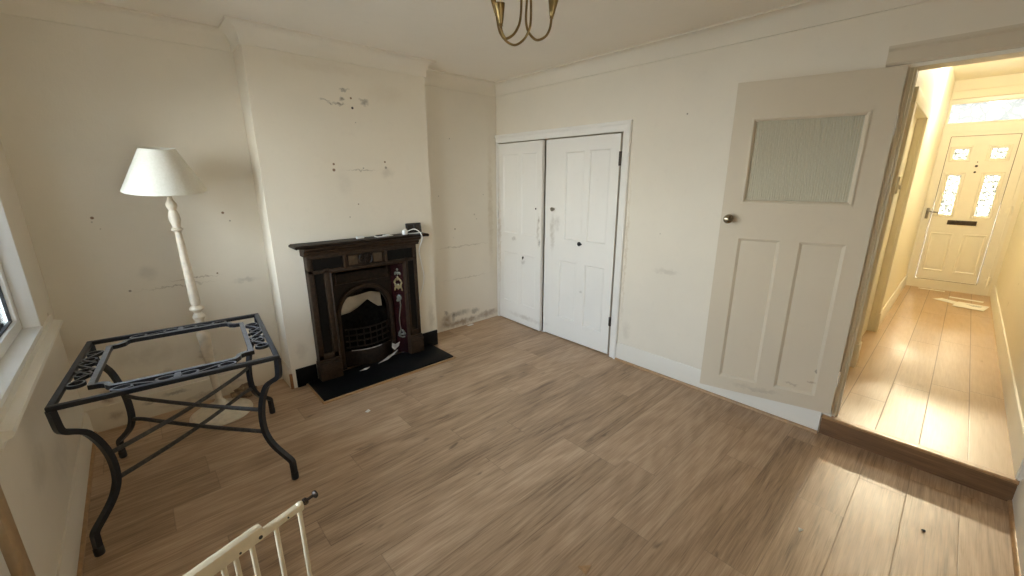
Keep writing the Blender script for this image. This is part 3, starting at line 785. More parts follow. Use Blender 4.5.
# splayed tiled cheeks
YB_ = -.205
for sgn, xo, xi in ((-1, JL1+.012, -1.985), (1, JR0-.002, -1.466)):
    b = MB()
    A_, B__ = Vector((xo, yf+.02, 0)), Vector((xi, YB_, 0))
    n_ = (B__-A_).cross(Vector((0, 0, 1))).normalized()*(1 if sgn > 0 else -1)
    dirv = (B__-A_)
    L_ = dirv.length; dirv.normalize()
    if n_.x*(-sgn) < 0: n_ = -n_
    for k in range(6):
        z0 = .027+k*.148
        def tp_(u, d, z): return A_+dirv*u+n_*d+Vector((0, 0, z))
        b.prism([(0, z0), (L_, z0), (L_, z0+.1465), (0, z0+.1465)], lambda p: tp_(p[0], -.008, p[1]), lambda p: tp_(p[0], .0, p[1]))
    ck = b.build('tile_cheek', M_tile, r, False)
    # tulip motif: flower, stem, bulb in shallow relief
    um = L_*.5
    def leaf(mb, u, z, ru, rz, a=0):
        Rb = Matrix((( dirv.x, n_.x, 0), (dirv.y, n_.y, 0), (0, 0, 1))) 
        Mx = Rb @ Matrix.Rotation(a, 3, 'Y') @ Matrix.Diagonal((ru, .004, rz))
        mb.sphere(tp_(u, .001, z), 1.0, (1, 1, 1), 10, 6, Mx)
    b = MB()
    for du, dz, ru, rz, a in ((0, .10, .012, .022, 0), (-.022, .075, .010, .030, .5), (.022, .075, .010, .030, -.5), (-.018, .03, .012, .03, -.35), (.018, .03, .012, .03, .35), (0, .02, .012, .03, 0), (-.026, .0, .008, .022, .2), (.026, .0, .008, .022, -.2)):
        leaf(b, um+du*1.25, .655+dz, ru, rz, a)
    b.build('tulip_flower', M_tcream, ck)
    b = MB()
    for du, dz, ru, rz, a in ((-.02, .80, .012, .018, .5), (.02, .80, .012, .018, -.5), (0, .835, .012, .012, 0), (0, .80, .008, .02, 0)):
        leaf(b, um+du, dz, ru, rz, a)
    b.build('tulip_bud', M_tgreen, ck)
    b = MB()
    for du, dz, ru, rz, a in ((0, .57, .025, .028, .2), (.012, .545, .02, .014, .6)):
        leaf(b, um+du, dz, ru, rz, a)
    b.tube([tp_(um+o, .002, z) for o, z in ((-.006, .55), (-.012, .50), (0, .44), (.012, .37), (.010, .30), (.004, .25))], .006, 8)
    for du, dz, ru, rz, a in ((-.022, .235, .012, .03, .6), (.02, .225, .012, .03, -.5), (0, .21, .032, .012, .1), (.02, .19, .022, .010, -.4), (-.015, .185, .02, .009, .3)):
        leaf(b, um+du, dz-.0, ru, rz, a)
    b.build('tulip_stem', M_tgreen, ck)
# arched plate
ac, ar, az_ = -1.7255, .215, .49
b = MB()
nA = 24
arcp = [(ac-ar, .0), (ac-ar, az_)]+[(ac+ar*math.cos(PI-PI*i/nA), az_+ar*math.sin(PI-PI*i/nA)) for i in range(1, nA)]+[(ac+ar, az_), (ac+ar, 0)]
X0, X1, ZT = -1.985, -1.466, .915
outp = []
for (x, z) in arcp:
    if z <= az_+1e-6: outp.append((X0 if x < ac else X1, z))
    else:
        a = math.atan2(z-az_, x-ac); ca, sa = math.cos(a), math.sin(a)
        k = min(((X1-ac) if ca > 0 else (ac-X0))/max(abs(ca), 1e-6), (ZT-az_)/max(sa, 1e-6)); outp.append((ac+ca*k, az_+sa*k))
rg = [[Vector((x, YB_, z)) for x, z in outp], [Vector((x, YB_, z)) for x, z in arcp], [Vector((x, YB_+.05, z)) for x, z in arcp]]
b.rings(rg, False, False)
b.box((X0, YB_, .86), (X1, YB_+.012, ZT))
b.build('arch_plate', M_iron, r, True, ang=40)
b = MB(); ro = .242
ap = [(ac-ro, YB_-.004, .026), (ac-ro, YB_-.004, .25), (ac-ro, YB_-.004, az_)]+[(ac+ro*math.cos(PI-PI*i/nA), YB_-.004, az_+ro*math.sin(PI-PI*i/nA)) for i in range(1, nA)]+[(ac+ro, YB_-.004, az_), (ac+ro, YB_-.004, .25), (ac+ro, YB_-.004, .026)]
b.tube(ap, .02, 10, ref=(0, 1, 0)); b.build('arch_moulding', M_iron2, r)
b = MB()   # panel band above the arch
picture_mould(b, X0+.02, X1-.02, .77, .90, [(0, 0), (.004, .008), (.012, .008), (.016, 0)], lambda u, d, v: Vector((u, YB_-d, v)))
b.build('upper_panel', M_iron2, r)
b = MB()   # hood inside the arch
hp = [(ac-ar, .655), (ac-ar*.80, .66)]+[(ac+ar*.98*math.cos(PI-PI*i/12), az_+ar*.98*math.sin(PI-PI*i/12)) for i in range(3, 10)]+[(ac+ar*.80, .69), (ac+ar*.75, .672), (ac-.1, .642)]
b.prism(hp, lambda p: Vector((p[0], YB_+.02, p[1])), lambda p: Vector((p[0], YB_+.035, p[1])))
b.build('hood', M_iron, r)
b = MB()   # firebox
b.box((FX0+.03, -.02, 0), (FX1-.03, -.006, .88)); b.box((FX0+.002, YB_+.03, 0), (FX0+.03, -.01, .88)); b.box((FX1-.03, YB_+.03, 0), (FX1-.002, -.01, .88)); b.box((FX0, YB_+.03, 0), (FX1, -.01, .05)); b.box((FX0, YB_+.06, .87), (FX1, -.01, .89))
b.build('firebox', M_soot, r)
b = MB()   # grate
for k, z in enumerate((.20, .255, .31, .365)):
    b.tube([(ac-.205+.41*i/14, YB_-.005-.06*math.sin(PI*i/14), z) for i in range(15)], .0075, 8)
for i in range(1, 14, 2): b.tube([(ac-.205+.41*i/14, YB_-.005-.06*math.sin(PI*i/14), z) for z in (.19, .37)], .006, 8)
b.build('grate', M_iron, r)
b = MB()   # bowed ash cover
rg = []
for z, k in ((.028, 1.15), (.11, 1.1), (.155, 1.0), (.165, .95), (.165, .6)):
    rg.append([Vector((ac-.215+.43*i/16, YB_-.004-.085*k*math.sin(PI*i/16), z)) for i in range(17)])
b.rings(rg, False, False); b.build('ash_cover', M_iron, r, True, ang=60)
# black upstands either side
for x0, x1 in ((CX0+.028, JL0-.012), (JR1+.012, CX1-.006)):
    b = MB(); b.box((x0, F-.014, .002), (x1, F, .158), .002); tag(b.build('tile_upstand', M_slate), 'black tile upstand left of the fireplace at the chimney corner' if x0 < -2 else 'black tile upstand right of the fireplace below the hanging cable', 'tile')
# hearth
r2 = thing('hearth', 'black slate hearth slab in front of the fireplace', 'hearth', (FC, -.45, 0))
b = MB(); b.box((-2.288, -.655, .0), (-1.118, F-.0, .024), .003); b.build('slab', M_slate, r2)
b = MB(); b.box((-2.30, -.675, 0), (-1.106, -.655, .014), .004); b.box((-2.304, -.675, 0), (-2.288, F, .014), .004); b.box((-1.118, -.675, 0), (-1.102, F, .014), .004); b.build('edging', M_trimwood, r2)
# board and rubble behind the grate
b = MB(); Mb = Matrix.Translation((-1.745, -.095, .585)) @ Matrix.Rotation(R(-14), 4, 'X') @ Matrix.Rotation(R(2), 4, 'Y')
b.box((-.20, -.006, -.15), (.215, .006, .13), .002, Mb); tag(b.build('pale_board', M_board), 'pale board standing inside the fireplace arch', 'board')
b = MB(); rr = random.Random(11)
tops = [(-.20, .495), (-.12, .505), (-.05, .53), (.0, .562), (.045, .585), (.09, .55), (.14, .505), (.205, .50)]
rg = []
for y, kz in ((-.185, 0.0), (-.182, .55), (-.172, .85), (-.160, 1.0), (-.152, .95), (-.150, .0)):
    rg.append([Vector((ac+x, y+.006*rr.random(), .05+(z-.06)*kz+(.012*rr.random() if kz else 0))) for x, z in tops])
b.rings(rg, False, False); 
for i in range(26): b.sphere((ac-.17+.34*rr.random(), -.168+.01*rr.random(), .19+.22*rr.random()), .026, (1, .6, .8), 7, 5, Matrix.Rotation(rr.random()*3, 3, 'X') @ Matrix.Rotation(rr.random()*3, 3, 'Z'))
tag(b.build('coal_pile', M_soot, None, False), 'black heap of coals and soot in the grate', 'coal', None, 'stuff')
def scrap(name, label, cat, pts, mat, th=.002, fold=0.0):
    """crumpled sheet from a 3D outline"""
    mb = MB(); P = [Vector(p) for p in pts]; c = sum(P, Vector())/len(P)+Vector((0, 0, fold))
    n = (P[1]-P[0]).cross(P[2]-P[0]).normalized()*th
    if n.z < 0: n = -n
    top = [mb.bm.verts.new(p+n) for p in P]; bot = [mb.bm.verts.new(p) for p in P]; ct = mb.bm.verts.new(c+n); cb = mb.bm.verts.new(c)
    k = len(P)
    for i in range(k):
        j = (i+1) % k
        mb.bm.faces.new((top[i], top[j], ct)); mb.bm.faces.new((bot[j], bot[i], cb)); mb.bm.faces.new((top[i], bot[i], bot[j], top[j]))
    return tag(mb.build(name, mat, None, False), label, cat)
scrap('torn_paper', 'torn white paper leaning on the right of the fire grate', 'paper', [(-1.535, -.318, .10), (-1.495, -.325, .13), (-1.475, -.315, .165), (-1.525, -.318, .15), (-1.555, -.316, .175), (-1.56, -.315, .13)], M_oldpaper, .002, .01)
scrap('torn_paper', 'long curl of white paper below the fire grate', 'paper', [(-1.72, -.345, .027), (-1.63, -.35, .040), (-1.55, -.345, .075), (-1.51, -.33, .10), (-1.57, -.340, .082), (-1.65, -.338, .05)], M_oldpaper, .002, .006)
scrap('torn_paper', 'small white paper flake on the left of the hearth', 'paper', [(-1.90, -.37, .025), (-1.84, -.385, .026), (-1.80, -.37, .035), (-1.85, -.36, .03)], M_oldpaper, .0015, .006)
b = MB(); b.tube([(ac-.17+.26*i/10, YB_-.006-.082*math.sin(PI*(.10+.6*i/10)), .172) for i in range(11)], .004, 8)  # pale tube added as a painted highlight on the ash cover rim
tag(b.build('rim_highlight', M_oldpaper), 'thin pale strip standing in for the highlight along the rim of the ash cover', 'paper')

# items on the mantel
zm = 1.158
b = MB(); b.box((-.032, -.012, 0), (.032, .012, .020), .003, Matrix.Translation((-1.765, F-.075, zm)) @ Matrix.Rotation(R(4), 4, 'Z'))
tag(b.build('plastic_block', M_white), 'small white block left of centre on the mantel shelf', 'block')
r = thing('note_pad', 'white card with a dark item on it near the middle of the mantel', 'card', (-1.56, F-.075, zm), R(6))
b = MB(); b.box((-.075, -.03, 0), (.075, .03, .005), .001); b.build('card', M_paper, r, local=True)
b = MB(); b.box((-.062, -.005, .005), (.03, .028, .014), .003); b.build('dark_cover', M_rod, r, local=True)
b = MB(); b.box((-.02, -.032, .005), (.03, -.012, .016), .002); b.build('white_tab', M_white, r, local=True)
r = thing('electronic_device', 'black rectangular device standing at the right end of the mantel', 'device', (-1.275, F-.085, zm), R(-3))
b = MB(); b.box((-.072, -.012, .008), (.072, .012, .092), .004, Matrix.Rotation(R(-8), 4, 'X')); b.build('body', M_black, r, local=True)
b = MB()
for x in (-.034, .034): b.box((x-.026, -.0145, .022), (x+.026, -.0115, .078), .002, Matrix.Rotation(R(-8), 4, 'X'))
b.build('screen', plain('dark_screen', (.03, .025, .022), .15), r, local=True)
b = MB(); b.box((-.06, -.025, 0), (.06, .022, .008), .002); b.build('stand', M_white, r, local=True)
r = thing('phone_charger', 'white charger plug with its cable hanging beside the fireplace', 'charger', (-1.378, F-.11, zm))
b = MB(); b.box((-.020, -.016, 0), (.020, .016, .042), .006, Matrix.Translation((-1.378, F-.11, zm)) @ Matrix.Rotation(R(12), 4, 'Z')); b.sphere((-1.372, F-.112, zm+.045), .011, (1, .9, .7)); b.build('plug', M_white, r)
cab = catmull([(-1.355, F-.118, zm+.03), (-1.30, F-.135, zm+.045), (-1.265, F-.16, zm+.02), (-1.252, F-.185, 1.125), (-1.243, F-.12, 1.05), (-1.215, F-.05, .98), (-1.180, F-.02, .85), (-1.160, F-.014, .74), (-1.185, F-.02, .63), (-1.238, F-.022, .50), (-1.247, F-.03, .42), (-1.232, F-.03, .35)], 6)
b = MB(); b.tube(cab, .0042, 8); b.build('cable', M_white, r)

# ------------------------------------------------------------------ floor lamp
LX, LY = -2.880, -.30
r = thing('floor_lamp', 'cream turned wood floor lamp with white cone shade', 'floor lamp', (LX, LY, 0))
tilt = (-.026)   # lean of the pole per metre towards the window
def lp(z): return Vector((LX+tilt*(z-.05), LY, z))
def turned(mb, prof, n=24):
    rg = []
    for rd, z in prof:
        c = lp(z); rd = max(rd*(.9 if z > .1 else 1), 1e-4); rg.append([c+Vector((rd*math.cos(2*PI*k/n), rd*math.sin(2*PI*k/n), 0)) for k in range(n)])
    mb.rings(rg, True)
b = MB(); turned(b, [(.0, 0), (.186, 0), (.190, .006), (.188, .014), (.176, .020), (.172, .026), (.15, .032), (.09, .045), (.06, .06), (.05, .08), (.046, .09), (0, .09)], 48)
b.build('base', M_lampwood, r)
b = MB(); turned(b, [(.0, .05), (.042, .05), (.044, .085), (.034, .10), (.026, .115), (.022, .15), (.024, .22), (.027, .32), (.033, .46), (.040, .585), (.042, .61), (.040, .622), (.032, .632), (.037, .645), (.033, .66), (.029, .69), (.026, .715), (.036, .728), (.040, .742), (.030, .756), (.022, .768), (.026, .778), (.044, .790), (.047, .800), (.040, .811), (.024, .820), (.030, .828), (.0315, .838),
    (.032, .87), (.029, 1.0), (.022, 1.25), (.0185, 1.305), (.019, 1.312), (.034, 1.319), (.035, 1.328), (.022, 1.338), (.024, 1.35), (.034, 1.385), (.032, 1.415), (.021, 1.445), (.032, 1.470), (.031, 1.485), (.017, 1.508), (.013, 1.528), (.025, 1.543), (.024, 1.555), (.012, 1.57), (.012, 1.60), (0, 1.60)])
b.build('pole', M_lampwood, r)
b = MB(); turned(b, [(.0, 1.60), (.016, 1.60), (.016, 1.66), (0, 1.66)], 16); b.build('bulb_holder', M_white, r)
sx = LX+tilt*1.6-.007
b = MB(); rg = []
for rd, z in ((.207, 1.564), (.207, 1.568), (.088, 1.808), (.088, 1.812), (.086, 1.812), (.086, 1.808), (.205, 1.568), (.205, 1.564)):
    rg.append([Vector((sx+rd*math.cos(2*PI*k/64), LY+rd*math.sin(2*PI*k/64), z)) for k in range(64)])
tM = Matrix.Translation((sx, LY, 1.66)) @ Matrix.Rotation(R(8), 4, Vector((1, -.066, 0))) @ Matrix.Translation((-sx, -LY, -1.66))
rg = [[tM @ p for p in q_] for q_ in rg]
b.rings(rg, False, True, True); sd = b.build('lamp_shade', M_shade, r)
b = MB()
for a in range(3): b.tube([(sx, LY, 1.655), (sx+.085*math.cos(a*2.094+.4), LY+.085*math.sin(a*2.094+.4), 1.80)], .002, 6)
b.lathe([(.013, 1.65), (.018, 1.65), (.018, 1.656), (.013, 1.656)], (sx, LY, 0), 16)
b.build('shade_carrier', M_dark, r)
# crumpled brown paper behind the lamp, white fragment
b = MB(); rr = random.Random(5)
b.sphere((-2.70, -.165, .055), .055, (1.3, .8, 1), 12, 8)
for v in b.bm.verts: v.co += Vector((rr.uniform(-.014, .014), rr.uniform(-.012, .012), rr.uniform(-.01, .012)))
b.box((-2.80, -.20, .045), (-2.735, -.16, .075), .004, Matrix.Identity(4))
tag(b.build('crumpled_paper', M_brownrag, None, False), 'crumpled brown paper lying behind the foot of the floor lamp', 'paper')

# ------------------------------------------------------------------ metal table frame
th = R(-5.3)
tc = Vector((-3.050+.03*math.sin(-th), -.951+.03*math.cos(th), 0))
hx_, hy_ = .404, .425
TZ = .752
r = thing('table_frame', 'black wrought metal table frame without its glass top', 'table', tc, th)
sq = lambda w_, h_: [(-w_/2, -h_/2), (w_/2, -h_/2), (w_/2, h_/2), (-w_/2, h_/2)]
b = MB(); w_ = .024
for s_ in (-1, 1):
    b.box((-hx_-.012, s_*hy_-w_/2, TZ-.022), (hx_+.012, s_*hy_+w_/2, TZ), .003)
    b.box((s_*hx_-w_/2, -hy_, TZ-.0215), (s_*hx_+w_/2, hy_, TZ-.0005), .003)
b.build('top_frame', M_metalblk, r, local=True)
ix, iy = .305, .338
corner = [(ix, 0), (ix, .225), (ix, .272), (ix-.035, .278), (ix-.055, .292), (ix-.062, .315), (ix-.075, .332), (ix-.105, iy), (.1, iy)]
def quad(sx_, sy_): return [(sx_*x, sy_*y) for x, y in corner]
loop = quad(1, 1)+quad(-1, 1)[::-1]+quad(-1, -1)+quad(1, -1)[::-1]
lp2 = []
for p in loop:
    if not lp2 or (Vector(p)-Vector(lp2[-1])).length > 1e-4: lp2.append(p)
if (Vector(lp2[0])-Vector(lp2[-1])).length < 1e-4: lp2.pop()
b = MB(); b.tube([(x, y, TZ-.011) for x, y in lp2], .01, closed=True, ref=(0, 0, 1), sect=[(-.011, -.011), (.011, -.011), (.011, .011), (-.011, .011)])
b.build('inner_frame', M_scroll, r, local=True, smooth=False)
def spiral(c, r0, a0, turns, n=26, shrink=.35, sgn=1):
    return [(c[0]+r0*(1-(1-shrink)*i/n)*math.cos(a0+sgn*2*PI*turns*i/n), c[1]+r0*(1-(1-shrink)*i/n)*math.sin(a0+sgn*2*PI*turns*i/n)) for i in range(n+1)]
def s_scroll(L_, wd, kx=1.0):
    """S shaped scroll lying along x, length L_, width wd; kx stretches the end loops"""
    rr_ = wd/2
    a = [(-L_/2+rr_*kx+x*kx, y) for x, y in spiral((0, 0), rr_, PI/2, .85, 22, .5, 1)][::-1]
    c = [(L_/2-rr_*kx+x*kx, y) for x, y in spiral((0, 0), rr_, -PI/2, .85, 22, .5, 1)]
    return a+c
for s_ in (-1, 1):
    # end scrolls: three loops across the wide end
    b = MB()
    for k, yc in enumerate((-.155, .0, .155)):
        S = s_scroll(.17, .070)
        flip = 1 if k != 1 else -1
        b.tube([(s_*(.3575+y*flip), yc+x, TZ-.011) for x, y in S], .0065, ref=(0, 0, 1), sect=[(-.0042, -.008), (.0042, -.008), (.0042, .008), (-.0042, .008)])
    for yc in (-.08, .08):
        b.tube([(s_*.322, yc-.05, TZ-.011), (s_*.357, yc, TZ-.011), (s_*.395, yc+.05, TZ-.011)], .0065, ref=(0, 0, 1), sect=[(-.0042, -.008), (.0042, -.008), (.0042, .008), (-.0042, .008)])
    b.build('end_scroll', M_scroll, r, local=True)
    b = MB()
    for m_ in (-1, 1):
        S = s_scroll(.235, .058, 1.7)
        b.tube([(m_*(.118+x), s_*(.383+y*.95), TZ-.011) for x, y in S], .006, ref=(0, 0, 1), sect=[(-.0042, -.008), (.0042, -.008), (.0042, .008), (-.0042, .008)])
    b.box((-.012, s_*.348, TZ-.02), (.012, s_*.42, TZ-.002), .002)
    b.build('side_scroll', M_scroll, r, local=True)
legp = [(.000, TZ-.02), (.003, .69), (.008, .640), (.022, .620), (.050, .603), (.090, .570), (.122, .508), (.143, .44), (.153, .37), (.150, .29), (.130, .235), (.102, .195), (.060, .155), (.025, .125), (.012, .108), (.010, .085), (.008, .0)]
legc = [(p.x, p.y) for p in catmull([(a, z, 0) for a, z in legp], 4)]
for sx_, sy_ in ((-1, -1), (1, -1), (1, 1), (-1, 1)):
    d_ = Vector((-sx_*hx_, -sy_*hy_, 0)).normalized(); o_ = Vector((sx_*hx_, sy_*hy_, 0)); bn = d_.cross(Vector((0, 0, 1)))
    b = MB(); b.tube([o_+d_*a+Vector((0, 0, z)) for a, z in legc if z > .012], .012, ref=bn, sect=[(-.012, -.0125), (.012, -.0125), (.012, .0125), (-.012, .0125)])
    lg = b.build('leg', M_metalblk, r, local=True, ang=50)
    b = MB(); b.lathe([(0, 0), (.017, 0), (.019, .004), (.019, .036), (.015, .042), (0, .042)], o_+d_*.008, 16); b.build('foot_cap', M_black, lg, local=True)
for za, zb_ in ((.42, .425), (.285, .275)):
    for sx_ in (-1, 1):
        A_ = Vector((sx_*hx_, -hy_, 0)); B__ = -A_
        dn_ = (B__-A_).normalized(); k = .155
        p0 = A_+dn_*k; p1 = B__-dn_*k; lift = .010 if sx_ > 0 else -.002
        mid = (p0+p1)/2
        pts = [p0+Vector((0, 0, za))]+[p0.lerp(p1, f)+Vector((0, 0, za-.018*math.sin(PI*min(f, 1-f)*2*.5)*1.0+lift*math.sin(PI*f))) for f in (.08, .2, .35, .5, .65, .8, .92)]+[p1+Vector((0, 0, zb_))]
        b = MB(); b.tube(catmull(pts, 3), .0112, 10); b.build('stretcher', M_rod, r, local=True)

# ------------------------------------------------------------------ safety gate near the camera
gd = Vector((-.950, -.312, 0)).normalized()
ga = math.atan2(gd.y, gd.x)
g0 = Vector((-2.904, -2.533, 0))
r = thing('safety_gate', 'cream safety gate with thin bars in the near left corner', 'safety gate', g0, ga)
GW = .60
b = MB(); b.box((-.006, -.010, .732), (GW, .010, .751), .004); b.box((.105, -.012, .732), (GW-.1, .012, .772), .005)
b.build('top_rail', M_gatew, r, local=True)
b = MB(); b.lathe([(0, .730), (.0105, .730), (.0112, .74), (.010, .750), (.006, .754), (0, .755)], (.0, 0, 0), 18); b.build('end_cap', M_gatew, r, local=True)
b = MB(); b.box((-.006, -.010, .05), (GW, .010, .075), .004); b.build('bottom_rail', M_gatew, r, local=True)
for x in (.002, .070, .133, .172, .200, .262, .325, .388, .45, .512, .575):
    b = MB(); b.tube([(x, 0, .06), (x, 0, .738)], .0062, 10); b.build('bar', M_gatew, r, local=True)
for x in (0.0, GW-.012):
    b = MB(); b.box((x-.008, -.009, 0), (x+.008, .009, .06), .003); b.build('foot', M_gatew, r, local=True)
for x, z, q_ in ((.040, .742, .0025), (.115, .745, .005), (.165, .742, .003)):
    b = MB(); b.lathe([(0, 0), (q_, 0), (q_, .002), (0, .002)], (x, .0105 if x < .1 else .0115, z), 12, (0, 1, 0)); b.build('screw_hole', M_black, r, local=True)
b = MB(); b.tube([(-.008, 0, .744), (-.046, 0, .744)], .0042, 10); b.lathe([(0, 0), (.011, 0), (.0115, .005), (.007, .009), (0, .010)], (-.052, 0, .744), 18, (1, 0, 0)); b.lathe([(0, 0), (.010, 0), (.010, .008), (0, .008)], (-.022, 0, .744), 8, (1, 0, 0))
b.build('tension_bolt', plain('rusty_dark_bolt', (.045, .030, .022), .45, .5, .3, 60), r, local=True)

# ------------------------------------------------------------------ chandelier
ax, ay = -1.7115, -2.208
r = thing('chandelier', 'antique brass chandelier with curved arms at the top edge', 'chandelier', (ax, ay, 2.2))
arms = {'A': [(-1.732, -2.204, 2.363), (-1.734, -2.203, 2.307), (-1.743, -2.201, 2.267), (-1.767, -2.196, 2.23), (-1.801, -2.188, 2.207), (-1.817, -2.185, 2.214), (-1.827, -2.183, 2.235), (-1.829, -2.182, 2.254)],
'B': [(-1.702, -2.231, 2.363), (-1.702, -2.232, 2.295), (-1.704, -2.226, 2.255), (-1.712, -2.207, 2.223), (-1.723, -2.18, 2.205), (-1.734, -2.154, 2.203), (-1.747, -2.122, 2.223), (-1.758, -2.095, 2.258), (-1.763, -2.084, 2.303), (-1.765, -2.08, 2.334)],
'C': [(-1.708, -2.213, 2.366), (-1.71, -2.21, 2.31), (-1.709, -2.212, 2.272), (-1.702, -2.221, 2.241), (-1.686, -2.242, 2.215), (-1.672, -2.259, 2.213), (-1.657, -2.28, 2.226), (-1.647, -2.293, 2.255), (-1.643, -2.297, 2.296)]}
for k, P_ in arms.items():
    top = [(ax+(P_[0][0]-ax)*.9, ay+(P_[0][1]-ay)*.9, 2.43)]
    b = MB(); b.tube(catmull(top+P_, 5), .0052, 10); am = b.build('arm', M_brass, r)
    e = P_[-1]; lean = (Vector(e)-Vector((ax, ay, e[2]))).normalized()*.10+Vector((0, 0, 1))
    b = MB(); b.lathe([(.0, -.006), (.008, -.006), (.008, .002), (.0095, .004), (.013, .02), (.023, .070), (.024, .076), (.021, .076), (.011, .03), (0, .03)], e, 20, lean); b.build('cup', M_brass, am)
    b = MB(); b.lathe([(0, .03), (.011, .03), (.011, .15), (.009, .152), (0, .152)], e, 16, lean); b.build('candle_tube', M_cream, am)
b = MB(); b.lathe([(0, 2.405), (.02, 2.41), (.034, 2.43), (.03, 2.45), (.012, 2.465), (.007, 2.48), (.007, 2.56), (.045, 2.575), (.05, 2.60), (.05, 2.606), (0, 2.606)], (ax, ay, 0), 28); b.build('stem', M_brass, r)

# ------------------------------------------------------------------ mail on the hall floor
def envelope(label, c, rz, l, w, z, th_=.003, printed=True, name='envelope'):
    e = thing(name, label, 'mail', (c[0], c[1], ZS+z), rz, 'mail on the hall floor')
    bb = MB(); bb.box((-l/2, -w/2, 0), (l/2, w/2, th_), .0008); bb.build('sheet', M_mail, e, local=True)
    if printed:
        bb = MB()
        for i in range(3): bb.box((-l*.32, -w*.22+i*.03, th_), (-l*.32+l*(.5-.1*i), -w*.22+i*.03+.010, th_+.0006))
        bb.build('address_lines', M_print, e, local=True)
    return e
envelope('long white envelope nearest the camera on the hallway floor', (4.12, -3.91), R(80), .26, .30, .006, printed=True)
envelope('white leaflet poking out left of the envelope on the hallway floor', (4.25, -3.72), R(55), .24, .14, .002, printed=False, name='leaflet')
envelope('narrow white letter between the envelope and the front door', (4.52, -3.87), R(83), .30, .07, .0, printed=False, name='letter')
envelope('thin white letter lying against the front door sill', (4.87, -3.54), R(88), .26, .06, .0, printed=False, name='letter')
# scraps on the room floor
scrap('wood_chip', 'small pale triangular chip on the floor at the bottom of the photo', 'scrap', [(-1.948, -2.80, .0), (-1.902, -2.836, 0), (-1.956, -2.848, 0)], M_trimwood, .006, 0)
scrap('paper_scrap', 'tiny white scrap on the floor in front of the hearth', 'scrap', [(-2.115, -.985, 0), (-2.085, -.97, 0), (-2.08, -.995, 0), (-2.105, -1.005, 0)], M_paper, .004, .004)
scrap('paint_flake', 'white paint flake lying below the alcove wall', 'scrap', [(-.50, -.03, 0), (-.42, -.025, 0), (-.42, -.055, 0), (-.49, -.06, 0)], M_paper, .006, .004)
scrap('paper_scrap', 'tiny white crumb on the pale floor below the step', 'scrap', [(-1.03, -3.40, 0), (-1.0, -3.39, 0), (-1.0, -3.41, 0)], M_paper, .003, .002)
b = MB(); b.sphere((-.585, -3.80, .005), .008, (1, 1, .6)); tag(b.build('dark_crumb', M_black), 'small black crumb on the floor below the step', 'scrap')

# ------------------------------------------------------------------ outside
b = MB(); b.box((-14, -14, -.30), (-W-.3, 10, -.22)); struct('ground_back', b, M_concrete, 'pale paving of the back yard outside the window', 'ground')
b = MB(); b.box((XF+.2, -30, -.1), (40, 24, -.02)); struct('ground_street', b, M_concrete, 'pale street outside the front door', 'ground')
# ------------------------------------------------------------------ light: sky, hazy sun, window portals
wd = bpy.data.worlds.new('sky'); SC.world = wd; wd.use_nodes = True
nt = wd.node_tree; nt.nodes.clear()
tc_ = nt.nodes.new('ShaderNodeTexCoord'); sp = nt.nodes.new('ShaderNodeSeparateXYZ'); nt.links.new(tc_.outputs['Generated'], sp.inputs[0])
mr = nt.nodes.new('ShaderNodeMapRange'); nt.links.new(sp.outputs[0], mr.inputs[0]); mr.inputs[1].default_value = -.4; mr.inputs[2].default_value = .4
mx = nt.nodes.new('ShaderNodeMix'); mx.data_type = 'RGBA'; nt.links.new(mr.outputs[0], mx.inputs[0])
SKY_BACK = (10.5, 13.6, 18.0); SKY_LOW = (12.6, 13.1, 13.2); SKY_NEAR = (4.0, 3.7, 3.1); SKY_FRONT = (.80, .81, .80)
mx.inputs[7].default_value = (*SKY_FRONT, 1)
mr2 = nt.nodes.new('ShaderNodeMapRange'); nt.links.new(sp.outputs[1], mr2.inputs[0]); mr2.inputs[1].default_value = -.85; mr2.inputs[2].default_value = -.55; mr2.inputs[3].default_value = 1; mr2.inputs[4].default_value = 0
mx2 = nt.nodes.new('ShaderNodeMix'); mx2.data_type = 'RGBA'; nt.links.new(mr2.outputs[0], mx2.inputs[0]); nt.links.new(mx.outputs[2], mx2.inputs[6]); mx2.inputs[7].default_value = (*SKY_NEAR, 1)
mr3 = nt.nodes.new('ShaderNodeMapRange'); nt.links.new(sp.outputs[2], mr3.inputs[0]); mr3.inputs[1].default_value = .0; mr3.inputs[2].default_value = .7
mx3 = nt.nodes.new('ShaderNodeMix'); mx3.data_type = 'RGBA'; nt.links.new(mr3.outputs[0], mx3.inputs[0]); mx3.inputs[6].default_value = (*SKY_LOW, 1); mx3.inputs[7].default_value = (*SKY_BACK, 1); nt.links.new(mx3.outputs[2], mx.inputs[6])
bg = nt.nodes.new('ShaderNodeBackground'); nt.links.new(mx2.outputs[2], bg.inputs[0]); bg.inputs[1].default_value = 1.0
wo = nt.nodes.new('ShaderNodeOutputWorld'); nt.links.new(bg.outputs[0], wo.inputs[0])
su = bpy.data.lights.new('hazy_sun', 'SUN'); su.energy = 16; su.angle = R(11); su.color = (1, .83, .57)
so = bpy.data.objects.new('hazy_sun', su); COL.objects.link(so)
sd_ = Vector((-1, -.055, -.43)).normalized(); so.rotation_euler = sd_.to_track_quat('-Z', 'Y').to_euler(); so.location = (12, -3, 7)
hl = bpy.data.lights.new('hall_fill_light', 'POINT'); hl.energy = 30; hl.color = (1, .94, .79); hl.shadow_soft_size = .09  # unseen light added to brighten the hallway, without a fitting
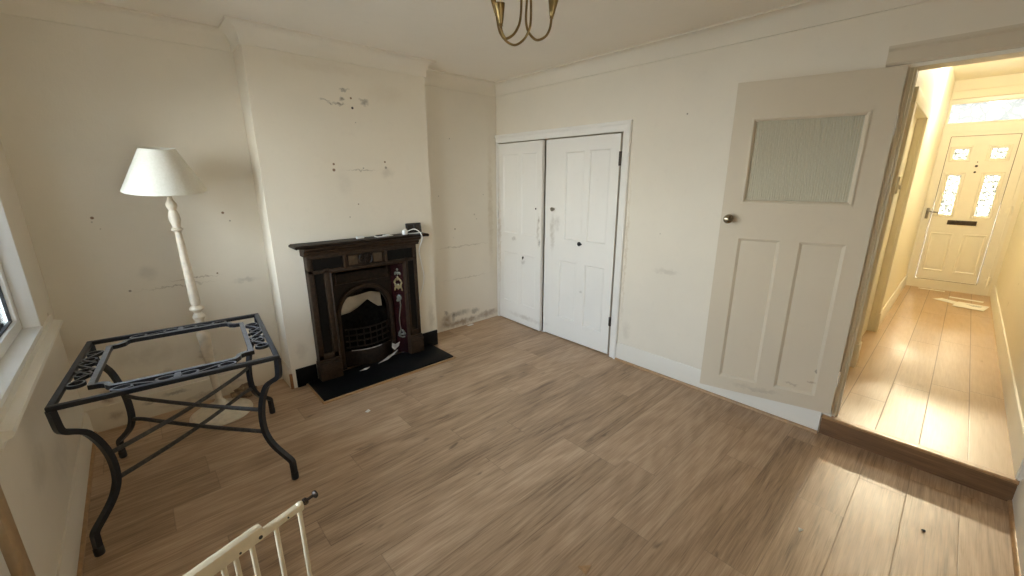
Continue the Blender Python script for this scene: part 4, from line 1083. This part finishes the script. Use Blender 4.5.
ho = bpy.data.objects.new('hall_fill_light', hl); COL.objects.link(ho); ho.location = (3.0, -3.67, 2.77)
def portal(name, c, dirv, sx_, sy_):
    l = bpy.data.lights.new(name, 'AREA'); l.shape = 'RECTANGLE'; l.size = sx_; l.size_y = sy_; l.cycles.is_portal = True
    o = bpy.data.objects.new(name, l); COL.objects.link(o); o.location = c
    o.rotation_euler = Vector(dirv).to_track_quat('-Z', 'Y').to_euler()
portal('window_portal', (-W-.2, (WY0+WY1)/2, (WZ0+WZ1)/2), (1, 0, 0), WY1-WY0, WZ1-WZ0)
portal('added_door_portal', (-W-.2, (DY0+DY1)/2, 1.35), (1, 0, 0), .66, 1.2)
portal('fill_window_portal', ((NX0+NX1)/2, YN-.16, (NZ0+NZ1)/2), (0, 1, 0), NX1-NX0, NZ1-NZ0)
portal('transom_portal', (XF+.05, -3.64, 2.43), (-1, 0, 0), .76, .26)
portal('front_door_portal', (XF+.05, -3.64, 1.55), (-1, 0, 0), .5, .9)

# ------------------------------------------------------------------ camera and colour
f_px = 408.8065
FWD = Vector((0.652608726999055, 0.7120204537769599, -0.2590921126702336)); RT = Vector((0.7369192437364147, -0.6759791051149399, -0.001509191490720736)); UP = Vector((0.17621542967522297, 0.1899450521894614, 0.9658514375891974))
cam = bpy.data.cameras.new('camera'); co = bpy.data.objects.new('camera', cam); COL.objects.link(co)
cam.sensor_width = 36; cam.sensor_fit = 'HORIZONTAL'; cam.lens = 36*f_px/1024; cam.clip_start = .02
Mc = Matrix(((RT.x, UP.x, -FWD.x), (RT.y, UP.y, -FWD.y), (RT.z, UP.z, -FWD.z))).to_4x4()
Mc.translation = (-3.1061, -3.6415, 1.6332)
co.matrix_world = Mc
SC.camera = co
vs_ = SC.view_settings; vs_.view_transform = 'Standard'; vs_.look = 'None'; vs_.gamma = 1; vs_.exposure = 0.40; vs_.use_curve_mapping = False
SC.cycles.use_denoising = True
SC.cycles.max_bounces = 14; SC.cycles.diffuse_bounces = 10; SC.cycles.transparent_max_bounces = 16; SC.cycles.sample_clamp_indirect = 12
